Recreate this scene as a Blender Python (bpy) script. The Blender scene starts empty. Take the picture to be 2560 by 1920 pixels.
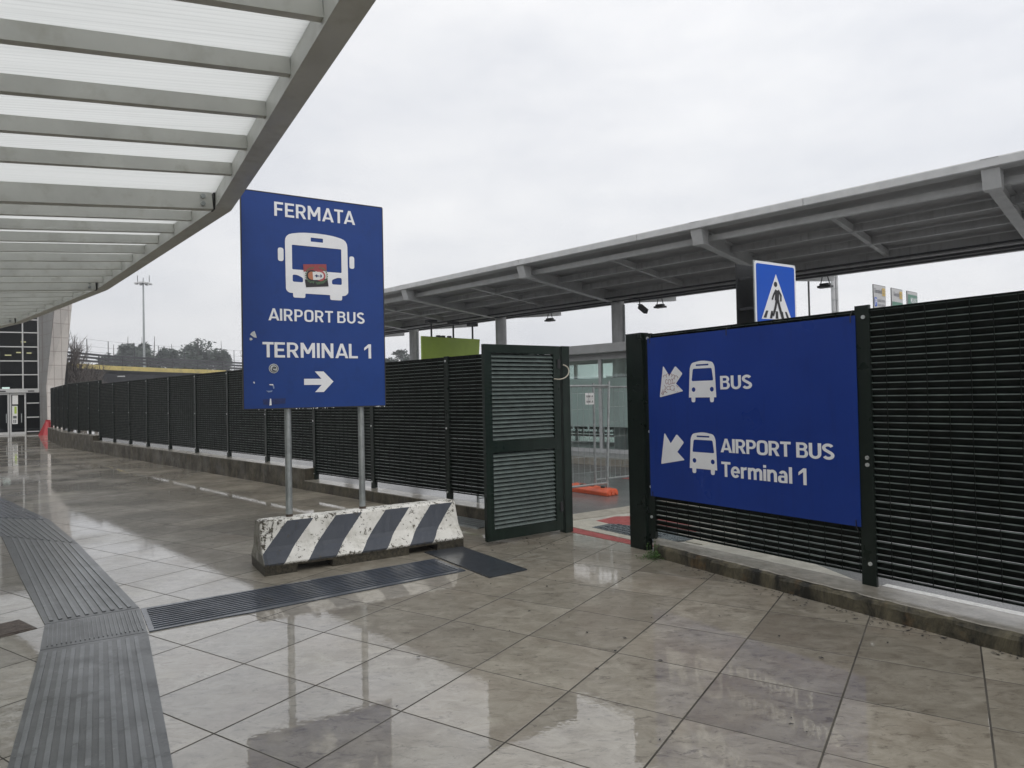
import bpy, bmesh, math, random
from mathutils import Vector, Matrix
R_ = math.radians
random.seed(7)
scene = bpy.context.scene
COL = scene.collection

# ------------------------------------------------------------------ camera
H = 1.525
pitch, roll = R_(0.95), 0.0208
fw = Vector((0, math.cos(pitch), math.sin(pitch)))
r0 = Vector((1, 0, 0)); u0 = r0.cross(fw)
cr, sr = math.cos(roll), math.sin(roll)
RR = r0*cr - u0*sr; UU = u0*cr + r0*sr
cam_d = bpy.data.cameras.new('camera'); cam = bpy.data.objects.new('camera', cam_d); COL.objects.link(cam)
cam.matrix_world = Matrix(((RR.x, UU.x, -fw.x, 0), (RR.y, UU.y, -fw.y, 0), (RR.z, UU.z, -fw.z, H), (0, 0, 0, 1)))
cam_d.sensor_width = 36; cam_d.lens = 36*1716/2560; cam_d.clip_start = 0.05; cam_d.clip_end = 3000
scene.camera = cam

# ------------------------------------------------------------------ light
SUN_EL, SUN_AZ = R_(52), R_(150)
world = bpy.data.worlds.new('World'); scene.world = world; world.use_nodes = True
wn, wl = world.node_tree.nodes, world.node_tree.links
wn.clear()
sky = wn.new('ShaderNodeTexSky'); sky.sky_type = 'NISHITA'; sky.sun_disc = False
sky.sun_elevation = SUN_EL; sky.sun_rotation = SUN_AZ; sky.air_density = 1.5; sky.dust_density = 4
bg1 = wn.new('ShaderNodeBackground'); bg1.inputs[1].default_value = 0.1
wl.new(sky.outputs[0], bg1.inputs[0])
tc = wn.new('ShaderNodeTexCoord'); mp = wn.new('ShaderNodeMapping'); mp.inputs['Scale'].default_value = (1.0, 1.0, 2.6)
wl.new(tc.outputs['Generated'], mp.inputs[0])
ns = wn.new('ShaderNodeTexNoise'); ns.inputs['Scale'].default_value = 2.1; ns.inputs['Detail'].default_value = 7; ns.inputs['Roughness'].default_value = 0.58
wl.new(mp.outputs[0], ns.inputs['Vector'])
cr_ = wn.new('ShaderNodeValToRGB')
e = cr_.color_ramp.elements
e[0].position = 0.30; e[0].color = (0.78, 0.80, 0.85, 1)
e[1].position = 0.68; e[1].color = (1.02, 1.02, 1.03, 1)
wl.new(ns.outputs[0], cr_.inputs[0])
# overcast vault: brighter overhead and to the right of the street, duller towards the left horizon
sep = wn.new('ShaderNodeSeparateXYZ'); wl.new(tc.outputs['Generated'], sep.inputs[0])
def wmath(op, a, b, c=None):
    n = wn.new('ShaderNodeMath'); n.operation = op
    for i, x in enumerate((a, b, c)):
        if x is None: continue
        if isinstance(x, (int, float)): n.inputs[i].default_value = x
        else: wl.new(x, n.inputs[i])
    return n.outputs[0]
g = wmath('ADD', wmath('MULTIPLY', sep.outputs[0], 0.10), wmath('MULTIPLY_ADD', sep.outputs[2], 0.14, 0.97))
bg2 = wn.new('ShaderNodeBackground'); wl.new(cr_.outputs[0], bg2.inputs[0]); wl.new(g, bg2.inputs[1])
mx = wn.new('ShaderNodeMixShader'); mx.inputs[0].default_value = 0.93
wl.new(bg1.outputs[0], mx.inputs[1]); wl.new(bg2.outputs[0], mx.inputs[2])
wo = wn.new('ShaderNodeOutputWorld'); wl.new(mx.outputs[0], wo.inputs[0])
sd = bpy.data.lights.new('sun', 'SUN'); sd.energy = 1.2; sd.angle = R_(45); sd.color = (1, 0.97, 0.93)
sun = bpy.data.objects.new('sun', sd); COL.objects.link(sun)
sun.rotation_euler = (R_(90)-SUN_EL, 0, R_(180)-SUN_AZ)
vs = scene.view_settings; vs.view_transform = 'Standard'; vs.look = 'None'; vs.exposure = 0.0; vs.gamma = 1.0
scene.render.engine = 'CYCLES'
scene.cycles.max_bounces = 8; scene.cycles.transparent_max_bounces = 24; scene.cycles.volume_bounces = 0
scene.cycles.sample_clamp_indirect = 6; scene.cycles.caustics_reflective = False; scene.cycles.caustics_refractive = False
scene.cycles.use_denoising = True

# ------------------------------------------------------------------ materials
class NT:
    def __init__(s, name):
        s.m = bpy.data.materials.new(name); s.m.use_nodes = True
        s.n, s.l = s.m.node_tree.nodes, s.m.node_tree.links
        s.n.clear(); s.out = s.n.new('ShaderNodeOutputMaterial')
    def node(s, t, **kw):
        n = s.n.new(t)
        for k, v in kw.items(): setattr(n, k, v)
        return n
    def set(s, sock, v):
        if v is None: return
        if isinstance(v, (int, float)): sock.default_value = v
        elif isinstance(v, tuple): sock.default_value = v if len(v) == len(sock.default_value) else (*v, 1)
        else: s.l.new(v, sock)
    def math(s, op, a, b=None, c=None, clamp=False):
        n = s.node('ShaderNodeMath', operation=op); n.use_clamp = clamp
        for i, x in enumerate((a, b, c)): s.set(n.inputs[i], x)
        return n.outputs[0]
    def dot(s, v, d):
        n = s.node('ShaderNodeVectorMath', operation='DOT_PRODUCT'); s.l.new(v, n.inputs[0]); n.inputs[1].default_value = d
        return n.outputs['Value']
    def pos(s): return s.node('ShaderNodeNewGeometry').outputs['Position']
    def obj(s): return s.node('ShaderNodeTexCoord').outputs['Object']
    def scaled(s, v, sc, rot=(0, 0, 0)):
        n = s.node('ShaderNodeMapping'); s.l.new(v, n.inputs[0]); n.inputs['Scale'].default_value = sc; n.inputs['Rotation'].default_value = rot
        return n.outputs[0]
    def noise(s, v, scale, detail=4, rough=0.55, dist=0.0):
        n = s.node('ShaderNodeTexNoise'); s.l.new(v, n.inputs['Vector'])
        n.inputs['Scale'].default_value = scale; n.inputs['Detail'].default_value = detail; n.inputs['Roughness'].default_value = rough; n.inputs['Distortion'].default_value = dist
        return n.outputs[0]
    def ramp(s, f, a, b, lo=0.0, hi=1.0):
        n = s.node('ShaderNodeMapRange'); n.clamp = True
        s.set(n.inputs[0], f); n.inputs[1].default_value = a; n.inputs[2].default_value = b
        s.set(n.inputs[3], lo); s.set(n.inputs[4], hi)
        return n.outputs[0]
    def mix(s, f, a, b, mode='MIX'):
        n = s.node('ShaderNodeMix', data_type='RGBA', blend_type=mode); s.set(n.inputs[0], f); s.set(n.inputs[6], a); s.set(n.inputs[7], b)
        return n.outputs[2]
    def bump(s, h, strength=0.3, dist=0.01, normal=None):
        n = s.node('ShaderNodeBump'); n.inputs['Strength'].default_value = strength; n.inputs['Distance'].default_value = dist
        s.l.new(h, n.inputs['Height'])
        if normal: s.l.new(normal, n.inputs['Normal'])
        return n.outputs[0]
    def principled(s, color, rough=0.5, metal=0.0, normal=None, spec=0.5, coat=None, coat_rough=0.05, coat_normal=None, coat_ior=1.45, emit=None, estr=0.0):
        p = s.node('ShaderNodeBsdfPrincipled')
        s.set(p.inputs['Base Color'], color); s.set(p.inputs['Roughness'], rough); s.set(p.inputs['Metallic'], metal)
        p.inputs['Specular IOR Level'].default_value = spec
        if normal: s.l.new(normal, p.inputs['Normal'])
        if coat is not None:
            s.set(p.inputs['Coat Weight'], coat); s.set(p.inputs['Coat Roughness'], coat_rough); p.inputs['Coat IOR'].default_value = coat_ior
            if coat_normal: s.l.new(coat_normal, p.inputs['Coat Normal'])
        if emit: s.set(p.inputs['Emission Color'], emit); p.inputs['Emission Strength'].default_value = estr
        s.l.new(p.outputs[0], s.out.inputs[0]); return p

def simple(name, c, rough=0.5, metal=0.0, var=0.12, scale=6.0, bump=0.0, bscale=60, spec=0.5, dirt=None, dirt_amt=0.0, streak=False):
    t = NT(name); v = t.pos()
    n1 = t.noise(v, scale, 5, 0.6)
    f = t.ramp(n1, 0.3, 0.7)
    ca = tuple(x*(1-var) for x in c); cb = tuple(min(1, x*(1+var)) for x in c)
    col = t.mix(f, (*ca, 1), (*cb, 1))
    if dirt:
        vv = t.scaled(v, (14, 14, 1.2)) if streak else v
        n2 = t.noise(vv, 1.0 if streak else scale*2.7, 6, 0.65)
        col = t.mix(t.ramp(n2, 0.52, 0.75, 0.0, dirt_amt), col, (*dirt, 1))
    nb = t.bump(t.noise(v, bscale, 3), bump, 0.01) if bump else None
    r = t.ramp(t.noise(v, scale*1.7, 3), 0.3, 0.7, rough*0.8, min(1, rough*1.2))
    t.principled(col, r, metal, nb, spec)
    return t.m

M = {}
# wet square paving laid on the slant
def tile_mat():
    t = NT('wet_paving'); v = t.pos()
    a = R_(32.4); nA = (math.cos(a), -math.sin(a), 0); nB = (math.sin(a), math.cos(a), 0)
    u = t.math('DIVIDE', t.math('SUBTRACT', t.dot(v, nA), 0.1215), 0.602)
    w = t.math('DIVIDE', t.math('SUBTRACT', t.dot(v, nB), 1.933), 0.602)
    du = t.math('PINGPONG', u, 0.5); dw = t.math('PINGPONG', w, 0.5)
    d = t.math('MULTIPLY', t.math('MINIMUM', t.math('ADD', du, 0.0), t.math('ADD', dw, 0.0022)), 0.602)
    joint = t.ramp(d, 0.0032, 0.0060, 1.0, 0.0)
    cmb = t.node('ShaderNodeCombineXYZ'); t.l.new(t.math('FLOOR', u), cmb.inputs[0]); t.l.new(t.math('FLOOR', w), cmb.inputs[1])
    wh = t.node('ShaderNodeTexWhiteNoise'); t.l.new(cmb.outputs[0], wh.inputs[0])
    off = t.node('ShaderNodeVectorMath', operation='MULTIPLY_ADD'); t.l.new(wh.outputs['Color'], off.inputs[0]); off.inputs[1].default_value = (9, 9, 9); t.l.new(v, off.inputs[2])
    vo = off.outputs[0]
    n1 = t.noise(t.scaled(vo, (1, 1.5, 1), (0, 0, R_(40))), 6.0, 10, 0.70, 0.7)
    n2 = t.noise(t.scaled(vo, (1.0, 2.4, 1), (0, 0, R_(35))), 11.0, 9, 0.76, 0.8)
    n3 = t.noise(vo, 26, 6, 0.7)
    c = t.mix(t.ramp(n1, 0.33, 0.68), (0.205, 0.180, 0.140, 1), (0.375, 0.346, 0.285, 1))
    c = t.mix(t.ramp(n2, 0.54, 0.63, 0, 0.68), c, (0.095, 0.078, 0.060, 1))
    c = t.mix(t.ramp(n3, 0.56, 0.8, 0, 0.35), c, (0.46, 0.43, 0.375, 1))
    c = t.mix(t.ramp(t.noise(vo, 1.3, 4), 0.52, 0.70, 0, 0.45), c, (0.24, 0.195, 0.15, 1))
    b = t.ramp(wh.outputs['Value'], 0, 1, 0.80, 1.14)
    hs = t.node('ShaderNodeHueSaturation'); t.l.new(c, hs.inputs['Color']); t.l.new(b, hs.inputs['Value'])
    c = t.mix(t.ramp(joint, 0, 1, 0, 0.94), hs.outputs[0], t.mix(t.ramp(t.noise(v, 1.7, 4), 0.38, 0.62), (0.012, 0.011, 0.009, 1), (0.060, 0.055, 0.046, 1)))
    # small dark grit specks
    vor = t.node('ShaderNodeTexVoronoi'); t.l.new(v, vor.inputs['Vector']); vor.inputs['Scale'].default_value = 3.4
    c = t.mix(t.ramp(vor.outputs['Distance'], 0.018, 0.032, 0.8, 0.0), c, (0.05, 0.045, 0.04, 1))
    # film of water, thinner in scuffed patches
    wet = t.ramp(t.noise(v, 0.75, 5, 0.6), 0.36, 0.55, 0.45, 1.0)
    scuff = t.ramp(t.noise(t.scaled(v, (1.0, 5.5, 1), (0, 0, R_(63))), 1.9, 6, 0.68), 0.56, 0.72)
    wet = t.math('MULTIPLY', wet, t.math('SUBTRACT', 1.0, joint))
    cr = t.math('ADD', t.ramp(t.noise(v, 3.1, 5, 0.6), 0.35, 0.7, 0.0, 0.020), t.math('MULTIPLY', scuff, 0.08))
    h = t.math('ADD', t.math('MULTIPLY', t.noise(vo, 34, 4, 0.6), 0.6), t.math('MULTIPLY', t.noise(vo, 150, 2), 0.16))
    h2 = t.math('SUBTRACT', h, t.math('MULTIPLY', joint, 3.0))
    nb = t.bump(h2, 0.35, 0.0010)
    hc = t.noise(v, 26, 2, 0.5, 0.5)
    nj = t.bump(t.math('SUBTRACT', 1.0, joint), 1.0, 0.0018)
    nc = t.bump(hc, 0.26, 0.0010, nj)
    t.principled(c, t.math('MULTIPLY_ADD', joint, 0.5, 0.36), 0, nb, 0.4, coat=wet, coat_rough=cr, coat_normal=nc, coat_ior=2.05)
    return t.m
M['tile'] = tile_mat()

def asphalt():
    t = NT('wet_asphalt'); v = t.pos()
    n = t.noise(v, 62, 5, 0.8); n2 = t.noise(v, 1.2, 5)
    c = t.mix(t.ramp(n, 0.35, 0.7), (0.045, 0.046, 0.047, 1), (0.26, 0.26, 0.255, 1))
    c = t.mix(t.ramp(n2, 0.4, 0.7, 0, 0.4), c, (0.06, 0.06, 0.06, 1))
    vor = t.node('ShaderNodeTexVoronoi'); t.l.new(v, vor.inputs['Vector']); vor.inputs['Scale'].default_value = 70
    nb = t.bump(t.math('ADD', vor.outputs['Distance'], t.noise(v, 30, 4)), 0.75, 0.008)
    t.principled(c, 0.5, 0, nb, 0.5, coat=t.ramp(n2, 0.3, 0.6, 0.4, 0.9), coat_rough=0.17, coat_normal=t.bump(n, 0.35, 0.003))
    return t.m
M['asphalt'] = asphalt()

def concrete(name, base, stain, amt, wet=None, rust=0.0):
    t = NT(name); v = t.pos()
    n = t.noise(v, 9, 7, 0.7); st = t.noise(t.scaled(v, (5.5, 5.5, 2.6)), 1.0, 8, 0.74, 0.6); n3 = t.noise(v, 3.1, 5, 0.65)
    c = t.mix(t.ramp(n, 0.3, 0.7), tuple(x*0.75 for x in base)+(1,), tuple(min(1, x*1.2) for x in base)+(1,))
    c = t.mix(t.ramp(st, 0.38, 0.62, 0, amt), c, (*stain, 1))
    if rust: c = t.mix(t.ramp(n3, 0.56, 0.72, 0, rust), c, (0.17, 0.095, 0.035, 1))
    nb = t.bump(t.noise(v, 70, 5, 0.7), 0.6, 0.006)
    t.principled(c, t.ramp(n3, 0.35, 0.65, 0.35, 0.75), 0, nb, 0.4, coat=t.ramp(n3, 0.4, 0.6, wet*0.5, wet) if wet else None, coat_rough=0.12)
    return t.m
M['wall'] = concrete('mossy_concrete', (0.105, 0.092, 0.066), (0.016, 0.014, 0.010), 0.95)
M['wall_rust'] = concrete('stained_concrete', (0.13, 0.115, 0.075), (0.010, 0.010, 0.008), 0.97, rust=0.75)
M['coping'] = concrete('worn_coping', (0.30, 0.28, 0.24), (0.13, 0.12, 0.095), 0.6, wet=0.9)
M['kerb'] = concrete('kerb_concrete', (0.36, 0.34, 0.29), (0.20, 0.18, 0.14), 0.5)
M['platform'] = concrete('platform_concrete', (0.52, 0.52, 0.51), (0.36, 0.36, 0.35), 0.4)
M['slab'] = concrete('pale_slab', (0.44, 0.43, 0.38), (0.25, 0.24, 0.20), 0.45)
M['redpaint'] = simple('red_floor_paint', (0.34, 0.065, 0.062), 0.35, 0, 0.25, 9, 0.2, 120, dirt=(0.22, 0.17, 0.14), dirt_amt=0.65)
M['creampaint'] = simple('cream_floor_paint', (0.47, 0.45, 0.38), 0.35, 0, 0.15, 9, 0.2, 120, dirt=(0.24, 0.22, 0.18), dirt_amt=0.5)
M['padgrey'] = simple('grey_tactile_slab', (0.10, 0.115, 0.125), 0.25, 0, 0.25, 14, 0.2, 60)
M['whiteline'] = simple('road_paint', (0.62, 0.62, 0.60), 0.4, 0, 0.2, 20, 0.4, 130, dirt=(0.15, 0.15, 0.15), dirt_amt=0.7)

def rubber(name, c, dirt, wetness=0.5):
    t = NT(name); v = t.pos()
    n = t.noise(v, 5, 6, 0.7); n2 = t.noise(v, 24, 5, 0.7)
    col = t.mix(t.ramp(n, 0.32, 0.7), tuple(x*0.72 for x in c)+(1,), tuple(x*1.2 for x in c)+(1,))
    col = t.mix(t.ramp(n2, 0.60, 0.72, 0, dirt), col, (0.27, 0.27, 0.26, 1))
    col = t.mix(t.ramp(t.noise(v, 5.5, 8, 0.75), 0.54, 0.66, 0, 0.75), col, (0.024, 0.026, 0.027, 1))
    t.principled(col, 0.4, 0, t.bump(n2, 0.25, 0.003), 0.5, coat=t.ramp(n, 0.3, 0.6, 0.12, wetness), coat_rough=t.ramp(n2, 0.3, 0.7, 0.07, 0.2), coat_normal=t.bump(t.noise(v, 40, 3), 0.2, 0.001))
    return t.m
M['rubber'] = rubber('grey_rubber', (0.082, 0.088, 0.090), 0.35)
M['rubber_rib'] = rubber('worn_rubber_rib', (0.145, 0.155, 0.16), 0.6)
M['rubber_dark'] = rubber('dark_rubber', (0.030, 0.036, 0.045), 0.08, 0.9)
M['rubber_blue'] = rubber('wet_slate_rubber', (0.045, 0.055, 0.073), 0.06, 1.0)
M['iron'] = simple('rusty_iron', (0.10, 0.075, 0.06), 0.5, 0.3, 0.4, 18, 0.4, 60)
M['darkpit'] = simple('drain_pit', (0.012, 0.012, 0.012), 0.7, 0, 0.2)

M['green'] = simple('dark_green_paint', (0.0070, 0.0125, 0.0095), 0.32, 0, 0.22, 5, 0.05, 40, spec=0.28, dirt=(0.016, 0.026, 0.021), dirt_amt=0.5, streak=True)
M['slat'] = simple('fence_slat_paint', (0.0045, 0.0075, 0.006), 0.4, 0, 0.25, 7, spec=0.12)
M['lip'] = simple('fence_slat_fold_lit', (0.055, 0.070, 0.062), 0.36, 0, 0.6, 7, spec=0.3)  # fold lighter than the slat paint: the light it catches is in the colour
M['gate'] = simple('gate_green_paint', (0.0085, 0.0165, 0.0125), 0.34, 0, 0.25, 5, 0.1, 40, spec=0.25, dirt=(0.026, 0.04, 0.033), dirt_amt=0.55, streak=True)
M['louvre'] = simple('louvre_paint', (0.088, 0.112, 0.105), 0.4, 0, 0.28, 11, 0.1, 60, dirt=(0.06, 0.075, 0.07), dirt_amt=0.6)
M['bolt'] = simple('bright_bolt', (0.6, 0.62, 0.62), 0.3, 0.6)
M['galv'] = simple('galvanised_steel', (0.36, 0.385, 0.385), 0.42, 0.55, 0.22, 14, 0.05, 60, dirt=(0.20, 0.21, 0.21), dirt_amt=0.6, streak=True)
M['steelgrey'] = simple('grey_painted_steel', (0.58, 0.585, 0.58), 0.4, 0.1, 0.1, 5)
M['column'] = simple('column_paint', (0.52, 0.525, 0.53), 0.45, 0.1, 0.12, 5, dirt=(0.18, 0.18, 0.18), dirt_amt=0.5, streak=True)
def roof_mat():
    t = NT('roof_underside'); v = t.pos()
    st = t.noise(t.scaled(v, (1, 1, 1), (0, 0, R_(45))), 3.0, 6, 0.65)
    st2 = t.noise(t.scaled(v, (22, 1.2, 1), (0, 0, R_(-45))), 1.0, 4, 0.6)
    c = t.mix(t.ramp(st, 0.3, 0.7), (0.40, 0.40, 0.40, 1), (0.52, 0.515, 0.51, 1))
    c = t.mix(t.ramp(st2, 0.45, 0.75, 0, 0.45), c, (0.36, 0.36, 0.355, 1))
    t.principled(c, 0.5, 0.0, t.bump(st2, 0.3, 0.01), 0.4); return t.m
M['roofgrey'] = roof_mat()
M['darkmetal'] = simple('dark_metal', (0.03, 0.031, 0.033), 0.45, 0.2)
M['black'] = simple('black_plastic', (0.012, 0.012, 0.013), 0.4)
M['blue1'] = simple('blue_sign_face', (0.0145, 0.051, 0.225), 0.38, 0, 0.06, 3, spec=0.28, dirt=(0.013, 0.032, 0.13), dirt_amt=0.3)
M['blue2'] = simple('deep_blue_panel', (0.0115, 0.040, 0.240), 0.34, 0, 0.10, 1.6, 0.04, 14, spec=0.22, dirt=(0.011, 0.026, 0.15), dirt_amt=0.35, streak=True)
M['blue3'] = simple('bright_blue_sign', (0.004, 0.085, 0.52), 0.35, 0, 0.04, 3, spec=0.3)
M['vinyl'] = simple('white_vinyl', (0.80, 0.81, 0.83), 0.4, 0, 0.04, 8)
M['paper'] = simple('white_paper', (0.72, 0.72, 0.71), 0.6, 0, 0.05, 30)
M['peel'] = simple('peeled_sticker', (0.52, 0.55, 0.56), 0.6, 0, 0.15, 60)
M['bluebright'] = simple('pale_blue_residue', (0.22, 0.30, 0.48), 0.5, 0, 0.2, 50)
M['bluedark'] = simple('dark_residue', (0.012, 0.026, 0.12), 0.55, 0, 0.3, 40)
M['red'] = simple('sticker_red', (0.30, 0.055, 0.06), 0.45, 0, 0.1, 60)
M['crestred'] = simple('crest_red', (0.42, 0.09, 0.09), 0.45, 0, 0.1, 60)
M['crestorange'] = simple('crest_orange', (0.45, 0.17, 0.08), 0.45, 0, 0.1, 60)
M['crestgreen'] = simple('crest_green', (0.08, 0.15, 0.08), 0.45, 0, 0.3, 90)
M['inkred'] = simple('marker_ink', (0.25, 0.06, 0.07), 0.5, 0, 0.2, 60)
M['ink'] = simple('black_print', (0.02, 0.02, 0.022), 0.5, 0, 0.1)
M['lime'] = simple('lime_green_panel', (0.40, 0.56, 0.055), 0.4, 0, 0.06, 3)
M['canopy'] = simple('weathered_white_paint', (0.60, 0.61, 0.58), 0.45, 0, 0.10, 2.5, 0.03, 30, dirt=(0.40, 0.395, 0.34), dirt_amt=0.55)
M['whiteframe'] = simple('white_frame', (0.62, 0.63, 0.63), 0.4, 0, 0.06)
M['alu'] = simple('aluminium_frame', (0.50, 0.505, 0.50), 0.4, 0.2, 0.08)
M['orange'] = simple('orange_plastic', (0.62, 0.115, 0.05), 0.4, 0, 0.12, 9, dirt=(0.4, 0.12, 0.07), dirt_amt=0.5)
M['redplastic'] = simple('red_plastic', (0.30, 0.012, 0.018), 0.45, 0, 0.12, 4)
M['cable'] = simple('beige_cable', (0.42, 0.39, 0.32), 0.5)
M['leaf'] = simple('weed_leaf', (0.055, 0.12, 0.025), 0.5, 0, 0.5, 40)
M['needle'] = simple('pine_foliage_hazed', (0.060, 0.080, 0.062), 0.7, 0, 0.45, 1.2)  # foliage tones, here and below, are paled to carry part of the haze
M['needle2'] = simple('cedar_foliage', (0.075, 0.092, 0.082), 0.7, 0, 0.4, 1.2)
M['bark'] = simple('bark', (0.085, 0.075, 0.068), 0.8, 0, 0.3, 9)
M['twig'] = simple('bare_twigs', (0.13, 0.112, 0.10), 0.8, 0, 0.3, 4)
M['yellow'] = simple('yellow_parapet', (0.56, 0.45, 0.15), 0.6, 0, 0.15, 0.5, dirt=(0.28, 0.23, 0.11), dirt_amt=0.8)
M['girder'] = simple('bridge_concrete', (0.085, 0.086, 0.09), 0.7, 0, 0.15, 0.6)
M['rail'] = simple('bridge_railing', (0.055, 0.057, 0.062), 0.6, 0.1)
M['seat'] = simple('grey_seat', (0.16, 0.17, 0.175), 0.4)
M['signwhite'] = simple('road_sign_white', (0.50, 0.50, 0.50), 0.5, 0, 0.05)
M['signgreen'] = simple('road_sign_green', (0.06, 0.20, 0.135), 0.5, 0, 0.05)
M['signyellow'] = simple('road_sign_yellow', (0.62, 0.42, 0.08), 0.5, 0, 0.05)
M['signtext'] = simple('road_sign_text', (0.16, 0.16, 0.18), 0.5, 0, 0.05)

def panel_tiles(name, base, w, h, d):
    t = NT(name); v = t.pos()
    a = t.math('PINGPONG', t.math('DIVIDE', t.dot(v, d), w), 0.5); b = t.math('PINGPONG', t.math('DIVIDE', t.dot(v, (0, 0, 1)), h), 0.5)
    j = t.math('MAXIMUM', t.ramp(a, 0.0, 0.055, 1, 0), t.ramp(b, 0.0, 0.030, 1, 0))
    n = t.noise(v, 1.5, 5)
    c = t.mix(t.ramp(n, 0.3, 0.7), tuple(x*0.88 for x in base)+(1,), tuple(x*1.08 for x in base)+(1,))
    c = t.mix(t.math('MULTIPLY', j, 0.85), c, (0.19, 0.14, 0.125, 1))
    t.principled(c, 0.45, 0, None, 0.4); return t.m
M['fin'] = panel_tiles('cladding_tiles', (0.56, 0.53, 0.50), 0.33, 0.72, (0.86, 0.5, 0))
M['fin_side'] = panel_tiles('cladding_tiles_shaded', (0.30, 0.30, 0.295), 1.9, 0.66, (0.7, -0.71, 0))  # same cladding in a darker grey: canopy shade put into the colour

def glass(name, tint, spec_fac=0.12, rough=0.02, ior=1.5):
    t = NT(name)
    tr = t.node('ShaderNodeBsdfTransparent'); tr.inputs[0].default_value = (*tint, 1)
    gl = t.node('ShaderNodeBsdfGlossy'); gl.inputs['Roughness'].default_value = rough; gl.inputs[0].default_value = (0.95, 0.97, 0.97, 1)
    fr = t.node('ShaderNodeFresnel'); fr.inputs[0].default_value = ior
    m = t.node('ShaderNodeMixShader'); t.l.new(t.math('ADD', fr.outputs[0], spec_fac, clamp=True), m.inputs[0])
    t.l.new(tr.outputs[0], m.inputs[1]); t.l.new(gl.outputs[0], m.inputs[2]); t.l.new(m.outputs[0], t.out.inputs[0])
    return t.m
M['glass'] = glass('clear_glass', (0.86, 0.92, 0.90), 0.03)
M['darkglass'] = glass('tinted_glass', (0.42, 0.45, 0.45), 0.0, 0.02, 1.22)
def frosted():
    t = NT('frosted_film')
    tr = t.node('ShaderNodeBsdfTransparent'); tr.inputs[0].default_value = (0.82, 0.92, 0.90, 1)
    tl = t.node('ShaderNodeBsdfTranslucent'); tl.inputs[0].default_value = (0.88, 0.98, 0.95, 1)
    df = t.node('ShaderNodeBsdfDiffuse'); df.inputs[0].default_value = (0.80, 0.92, 0.88, 1)
    m1 = t.node('ShaderNodeMixShader'); m1.inputs[0].default_value = 0.45; t.l.new(tl.outputs[0], m1.inputs[1]); t.l.new(df.outputs[0], m1.inputs[2])
    m2 = t.node('ShaderNodeMixShader'); m2.inputs[0].default_value = 0.82; t.l.new(tr.outputs[0], m2.inputs[1]); t.l.new(m1.outputs[0], m2.inputs[2])
    t.l.new(m2.outputs[0], t.out.inputs[0]); return t.m
M['frost'] = frosted()
def polycarb():
    t = NT('milky_polycarbonate')
    # cells of the multiwall sheet run with the rafters: stripe coordinate comes from the mesh's own UV map
    uv = t.node('ShaderNodeUVMap').outputs[0]
    sp = t.node('ShaderNodeSeparateXYZ'); t.l.new(uv, sp.inputs[0])
    w = t.math('PINGPONG', t.math('MULTIPLY', sp.outputs[0], 26.0), 0.5)
    w2 = t.noise(t.scaled(uv, (38, 0.6, 1)), 1.0, 4, 0.7)
    f = t.math('ADD', t.ramp(w, 0.0, 0.16, 0.45, 0.0), t.ramp(w2, 0.45, 0.75, 0, 0.55), clamp=True)
    c = t.mix(f, (0.83, 0.84, 0.83, 1), (0.62, 0.63, 0.62, 1))
    tl = t.node('ShaderNodeBsdfTranslucent'); t.l.new(c, tl.inputs[0])
    df = t.node('ShaderNodeBsdfDiffuse'); df.inputs[0].default_value = (0.55, 0.55, 0.54, 1)
    tr = t.node('ShaderNodeBsdfTransparent'); tr.inputs[0].default_value = (0.9, 0.9, 0.9, 1)
    m1 = t.node('ShaderNodeMixShader'); m1.inputs[0].default_value = 0.10; t.l.new(tl.outputs[0], m1.inputs[1]); t.l.new(df.outputs[0], m1.inputs[2])
    m2 = t.node('ShaderNodeMixShader'); m2.inputs[0].default_value = 0.12; t.l.new(m1.outputs[0], m2.inputs[1]); t.l.new(tr.outputs[0], m2.inputs[2])
    t.l.new(m2.outputs[0], t.out.inputs[0]); return t.m
M['poly'] = polycarb()
def emitter(name, c, s):
    t = NT(name); e = t.node('ShaderNodeEmission'); e.inputs[0].default_value = (*c, 1); e.inputs[1].default_value = s
    t.l.new(e.outputs[0], t.out.inputs[0]); return t.m
M['lamp'] = emitter('warm_lamp', (1.0, 0.85, 0.45), 2.2)
M['coollamp'] = emitter('door_sign_light', (0.75, 0.95, 0.88), 0.9)
M['interior'] = simple('dark_interior', (0.035, 0.034, 0.033), 0.7)

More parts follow.
